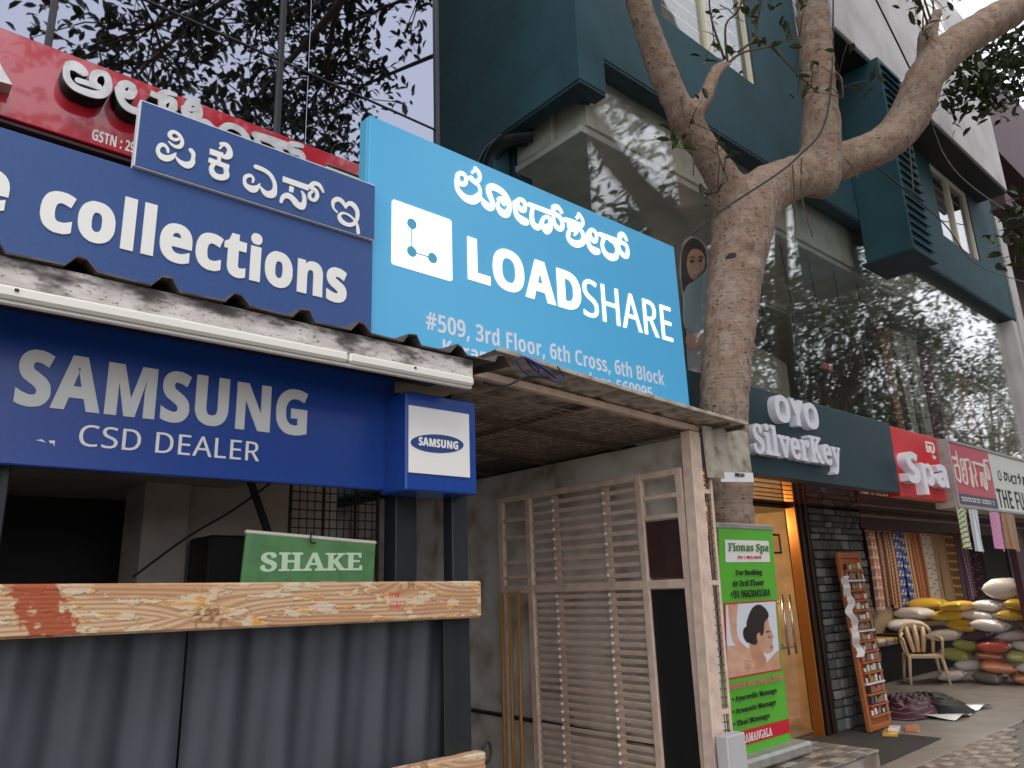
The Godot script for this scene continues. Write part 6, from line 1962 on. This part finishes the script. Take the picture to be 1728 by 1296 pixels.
# ---------------------------------------------------------------- banner, planter, small things
func build_small_things() -> void:
	var p := thing("tree_planter", "raised planter edged in checkered tiles around the tree foot", "planter", Vector3(4.3, -0.15, -2.7))
	block(p, "body", Vector3(3.83, -0.15, -3.07), Vector3(4.92, 0.585, -2.3), M.concrete, 0.01)
	for i in 7:
		for j in 8:
			put(p, "tile", box_mesh(Vector3(0.146, 0.012, 0.093), 0.003), M.tile_dark if (i + j) % 2 == 0 else M.tile_pale, Vector3(3.92 + i * 0.152, 0.59, -3.01 + j * 0.096))
	setting(put(self, "door_mat", box_mesh(Vector3(1.6, 0.012, 1.15), 0.004), M.mat_grey, Vector3(7.85, 0.006, -3.95), Basis(Vector3.UP, 0.03)))
	var ramp_m := block(self, "kerb", Vector3(10.2, -0.15, -3.114), Vector3(13.0, 0.03, -2.7), M.concrete, 0.03)
	setting(ramp_m)
	var wp := thing("white_block", "white painted block standing at the foot of the gate post", "block", Vector3(3.54, -0.15, -2.4))
	block(wp, "body", Vector3(3.46, -0.15, -2.44), Vector3(3.625, 0.86, -2.37), M.wall_white, 0.006)

	var b := thing("rollup_banner", "green roll-up spa banner with a massage photograph beside the tree", "banner", Vector3(4.2, 0.6, -2.62))
	var tl := Vector2(3.945, 1.915)
	var tr := Vector2(4.555, 1.915)
	var bl := Vector2(3.80, 0.66)
	var br := Vector2(4.475, 0.66)
	var at := func(u: float, v: float) -> Vector2: return tl.lerp(tr, u).lerp(bl.lerp(br, u), v)
	var grid := func(u0: float, u1: float, v0: float, v1: float, z: float) -> ArrayMesh:
		return sheet_mesh(func(u, v):
			var q: Vector2 = at.call(lerpf(u0, u1, u), lerpf(v1, v0, v))
			return Vector3(q.x, q.y, z + 0.006 * sin(q.y * 4.0)), 8, 16)
	put(b, "banner_cloth", grid.call(0, 1, 0, 1, -2.62), M.banner_green)
	put(b, "top_bar", box_mesh(Vector3(0.64, 0.035, 0.025), 0.008), M.alu, Vector3(4.25, 1.93, -2.62))
	put(b, "base_cassette", box_mesh(Vector3(0.78, 0.07, 0.16), 0.03), M.alu, Vector3(4.17, 0.635, -2.6), Basis(Vector3.BACK, 0.0))
	bar(b, "support_pole", Vector3(4.16, 0.64, -2.66), Vector3(4.25, 1.92, -2.64), 0.016, 0.016, M.alu)
	put(b, "red_band", grid.call(0, 1, 0.895, 0.955, -2.617), M.banner_red)
	put(b, "name_plate", grid.call(0.1, 0.9, 0.055, 0.16, -2.617), M.plate_white)
	put(b, "photo_border", grid.call(0.055, 0.965, 0.345, 0.675, -2.617), M.banner_red)
	var ph := put(b, "photo_print", grid.call(0.075, 0.945, 0.352, 0.668, -2.614), massage_print())
	ph.name = "photo_print"
	var line := func(t: String, font: Font, u0: float, u1: float, v0: float, v1: float, m: Material, slant := 0.0) -> void:
		var a: Vector2 = at.call(u0, v1)
		var c: Vector2 = at.call(u1, v0)
		words(b, t, font, a.x, a.x + (u1 - u0) * 0.63, a.y, c.y, -2.608, 0.003, m, false, slant, "lettering")
	line.call("Fionas Spa", serif_bold, 0.14, 0.86, 0.068, 0.12, M.print_green, 0.2)
	line.call("SPA | WELLNESS", serif, 0.3, 0.72, 0.13, 0.147, M.banner_red)
	line.call("For Booking", serif_bold, 0.26, 0.72, 0.195, 0.228, M.ink_black)
	line.call("@ 3rd Floor", serif_bold, 0.2, 0.74, 0.243, 0.277, M.ink_black)
	line.call("+91 9663041584", serif_bold, 0.15, 0.84, 0.29, 0.325, M.ink_black)
	line.call("Refresh Your Body & Mind", serif_bold, 0.06, 0.95, 0.69, 0.722, M.print_pink, 0.2)
	for k in 3:
		line.call("• " + ["Ayurvedic Massage", "Aromatic Massage", "Thai Massage"][k], serif_bold, 0.1, [0.85, 0.82, 0.7][k], 0.745 + 0.05 * k, 0.775 + 0.05 * k, M.ink_black)
	line.call("KORAMANGALA", serif, 0.12, 0.72, 0.908, 0.943, M.letter_white)
	# overhead cables
	var cab := [
		[[Vector3(5.3, 7.6, -2.0), Vector3(7.2, 6.35, -2.05), Vector3(9.6, 6.4, -2.5), Vector3(13.3, 7.1, -2.79)], "black cable crossing in front of the forked tree to the white pier"],
		[[Vector3(3.85, 3.735, -2.7), Vector3(4.45, 4.2, -2.6), Vector3(5.3, 4.85, -2.42), Vector3(5.78, 5.5, -2.3), Vector3(6.2, 7.3, -2.2)], "black cable climbing across the trunk from the lit sign"],
		[[Vector3(6.3, 5.2, -2.3), Vector3(8.5, 5.3, -2.42), Vector3(10.5, 5.45, -2.7), Vector3(13.2, 5.9, -2.79)], "thin wire running level past the duct box to the white pier"],
	]
	for c in cab:
		tag(tube(self, "cable", c[0], 0.008, M.wire_black, 6, 8), c[1], "cable", "overhead cables")

# the banner's photograph as flat print: a dark-haired head in profile, hands on a shoulder
func massage_print() -> StandardMaterial3D:
	var w := 176
	var h := 256
	var img := Image.create_empty(w, h, false, Image.FORMAT_RGB8)
	img.fill(c8(214, 220, 228))
	var skin := c8(216, 170, 142)
	var poly := func(pts: Array, c: Color) -> void:
		var p := PackedVector2Array()
		for q in pts:
			p.append(Vector2(q[0] * w, q[1] * h))
		p = round_outline(p)
		for y in h:
			var xs := []
			for i in p.size():
				var a := p[i]
				var b := p[(i + 1) % p.size()]
				if (a.y <= y) != (b.y <= y):
					xs.append(a.x + (y - a.y) / (b.y - a.y) * (b.x - a.x))
			xs.sort()
			for i in range(0, xs.size() - 1, 2):
				for x in range(max(0, int(ceil(xs[i]))), min(w, int(xs[i + 1]) + 1)):
					img.set_pixel(x, y, c)
	poly.call([[0.0, 0.62], [0.15, 0.58], [0.35, 0.62], [0.5, 0.7], [0.6, 0.88], [0.62, 1.05], [-0.05, 1.05]], c8(222, 176, 146))
	poly.call([[0.55, 0.95], [0.75, 0.86], [0.95, 0.74], [1.05, 0.78], [1.05, 1.05], [0.55, 1.05]], c8(214, 166, 136))
	poly.call([[0.42, 0.5], [0.62, 0.46], [0.66, 0.7], [0.72, 0.86], [0.52, 0.95], [0.44, 0.75]], c8(206, 154, 122))
	poly.call([[0.6, 0.3], [0.78, 0.2], [0.84, 0.36], [0.9, 0.52], [0.87, 0.57], [0.88, 0.68], [0.84, 0.74], [0.7, 0.74], [0.6, 0.62]], skin)
	poly.call([[0.38, 0.28], [0.5, 0.08], [0.66, 0.03], [0.8, 0.12], [0.83, 0.22], [0.74, 0.3], [0.7, 0.46], [0.6, 0.52], [0.54, 0.6], [0.42, 0.56], [0.4, 0.4]], c8(44, 34, 34))
	poly.call([[0.32, 0.36], [0.42, 0.33], [0.5, 0.42], [0.48, 0.54], [0.38, 0.56], [0.31, 0.47]], c8(36, 28, 28))
	poly.call([[0.57, 0.46], [0.63, 0.44], [0.65, 0.52], [0.61, 0.58], [0.57, 0.54]], c8(226, 178, 150))
	poly.call([[0.74, 0.44], [0.8, 0.425], [0.84, 0.44], [0.79, 0.45]], c8(60, 42, 40))
	poly.call([[0.78, 0.505], [0.83, 0.51], [0.84, 0.525], [0.8, 0.525]], c8(60, 42, 40))
	poly.call([[0.82, 0.665], [0.88, 0.655], [0.87, 0.68], [0.83, 0.685]], c8(190, 90, 90))
	poly.call([[0.05, -0.02], [0.22, -0.02], [0.2, 0.2], [0.2, 0.45], [0.3, 0.58], [0.4, 0.66], [0.36, 0.7], [0.22, 0.62], [0.1, 0.5], [0.06, 0.25]], c8(226, 180, 150))
	poly.call([[-0.02, 0.56], [0.2, 0.68], [0.36, 0.76], [0.5, 0.84], [0.46, 0.9], [0.34, 0.88], [0.3, 0.95], [0.12, 0.9], [-0.02, 0.84]], c8(232, 188, 160))
	for k in 3:
		poly.call([[0.28, 0.78 + 0.045 * k], [0.46 - 0.03 * k, 0.84 + 0.04 * k], [0.45 - 0.03 * k, 0.848 + 0.04 * k], [0.28, 0.79 + 0.045 * k]], c8(190, 140, 114))
	# soften the edges as a printed photograph would, and let the tones vary a little
	for pass_n in 2:
		var src: Image = img.duplicate()
		for y in range(1, h - 1):
			for x in range(1, w - 1):
				var c := src.get_pixel(x, y) * 0.4
				for o in [[1, 0], [-1, 0], [0, 1], [0, -1]]:
					c += src.get_pixel(x + o[0], y + o[1]) * 0.15
				img.set_pixel(x, y, c)
	var nz := FastNoiseLite.new()
	nz.seed = 2
	nz.frequency = 0.03
	for y in h:
		for x in w:
			var c := img.get_pixel(x, y)
			img.set_pixel(x, y, c.lerp(Color(0.45, 0.25, 0.2) if c.r > c.b + 0.1 else c, 0.16 + 0.16 * nz.get_noise_2d(x * 0.8, y * 0.5)))
	var m := mat("photo_print", Color(1, 1, 1), 0.4)
	m.albedo_texture = ImageTexture.create_from_image(img)
	return m
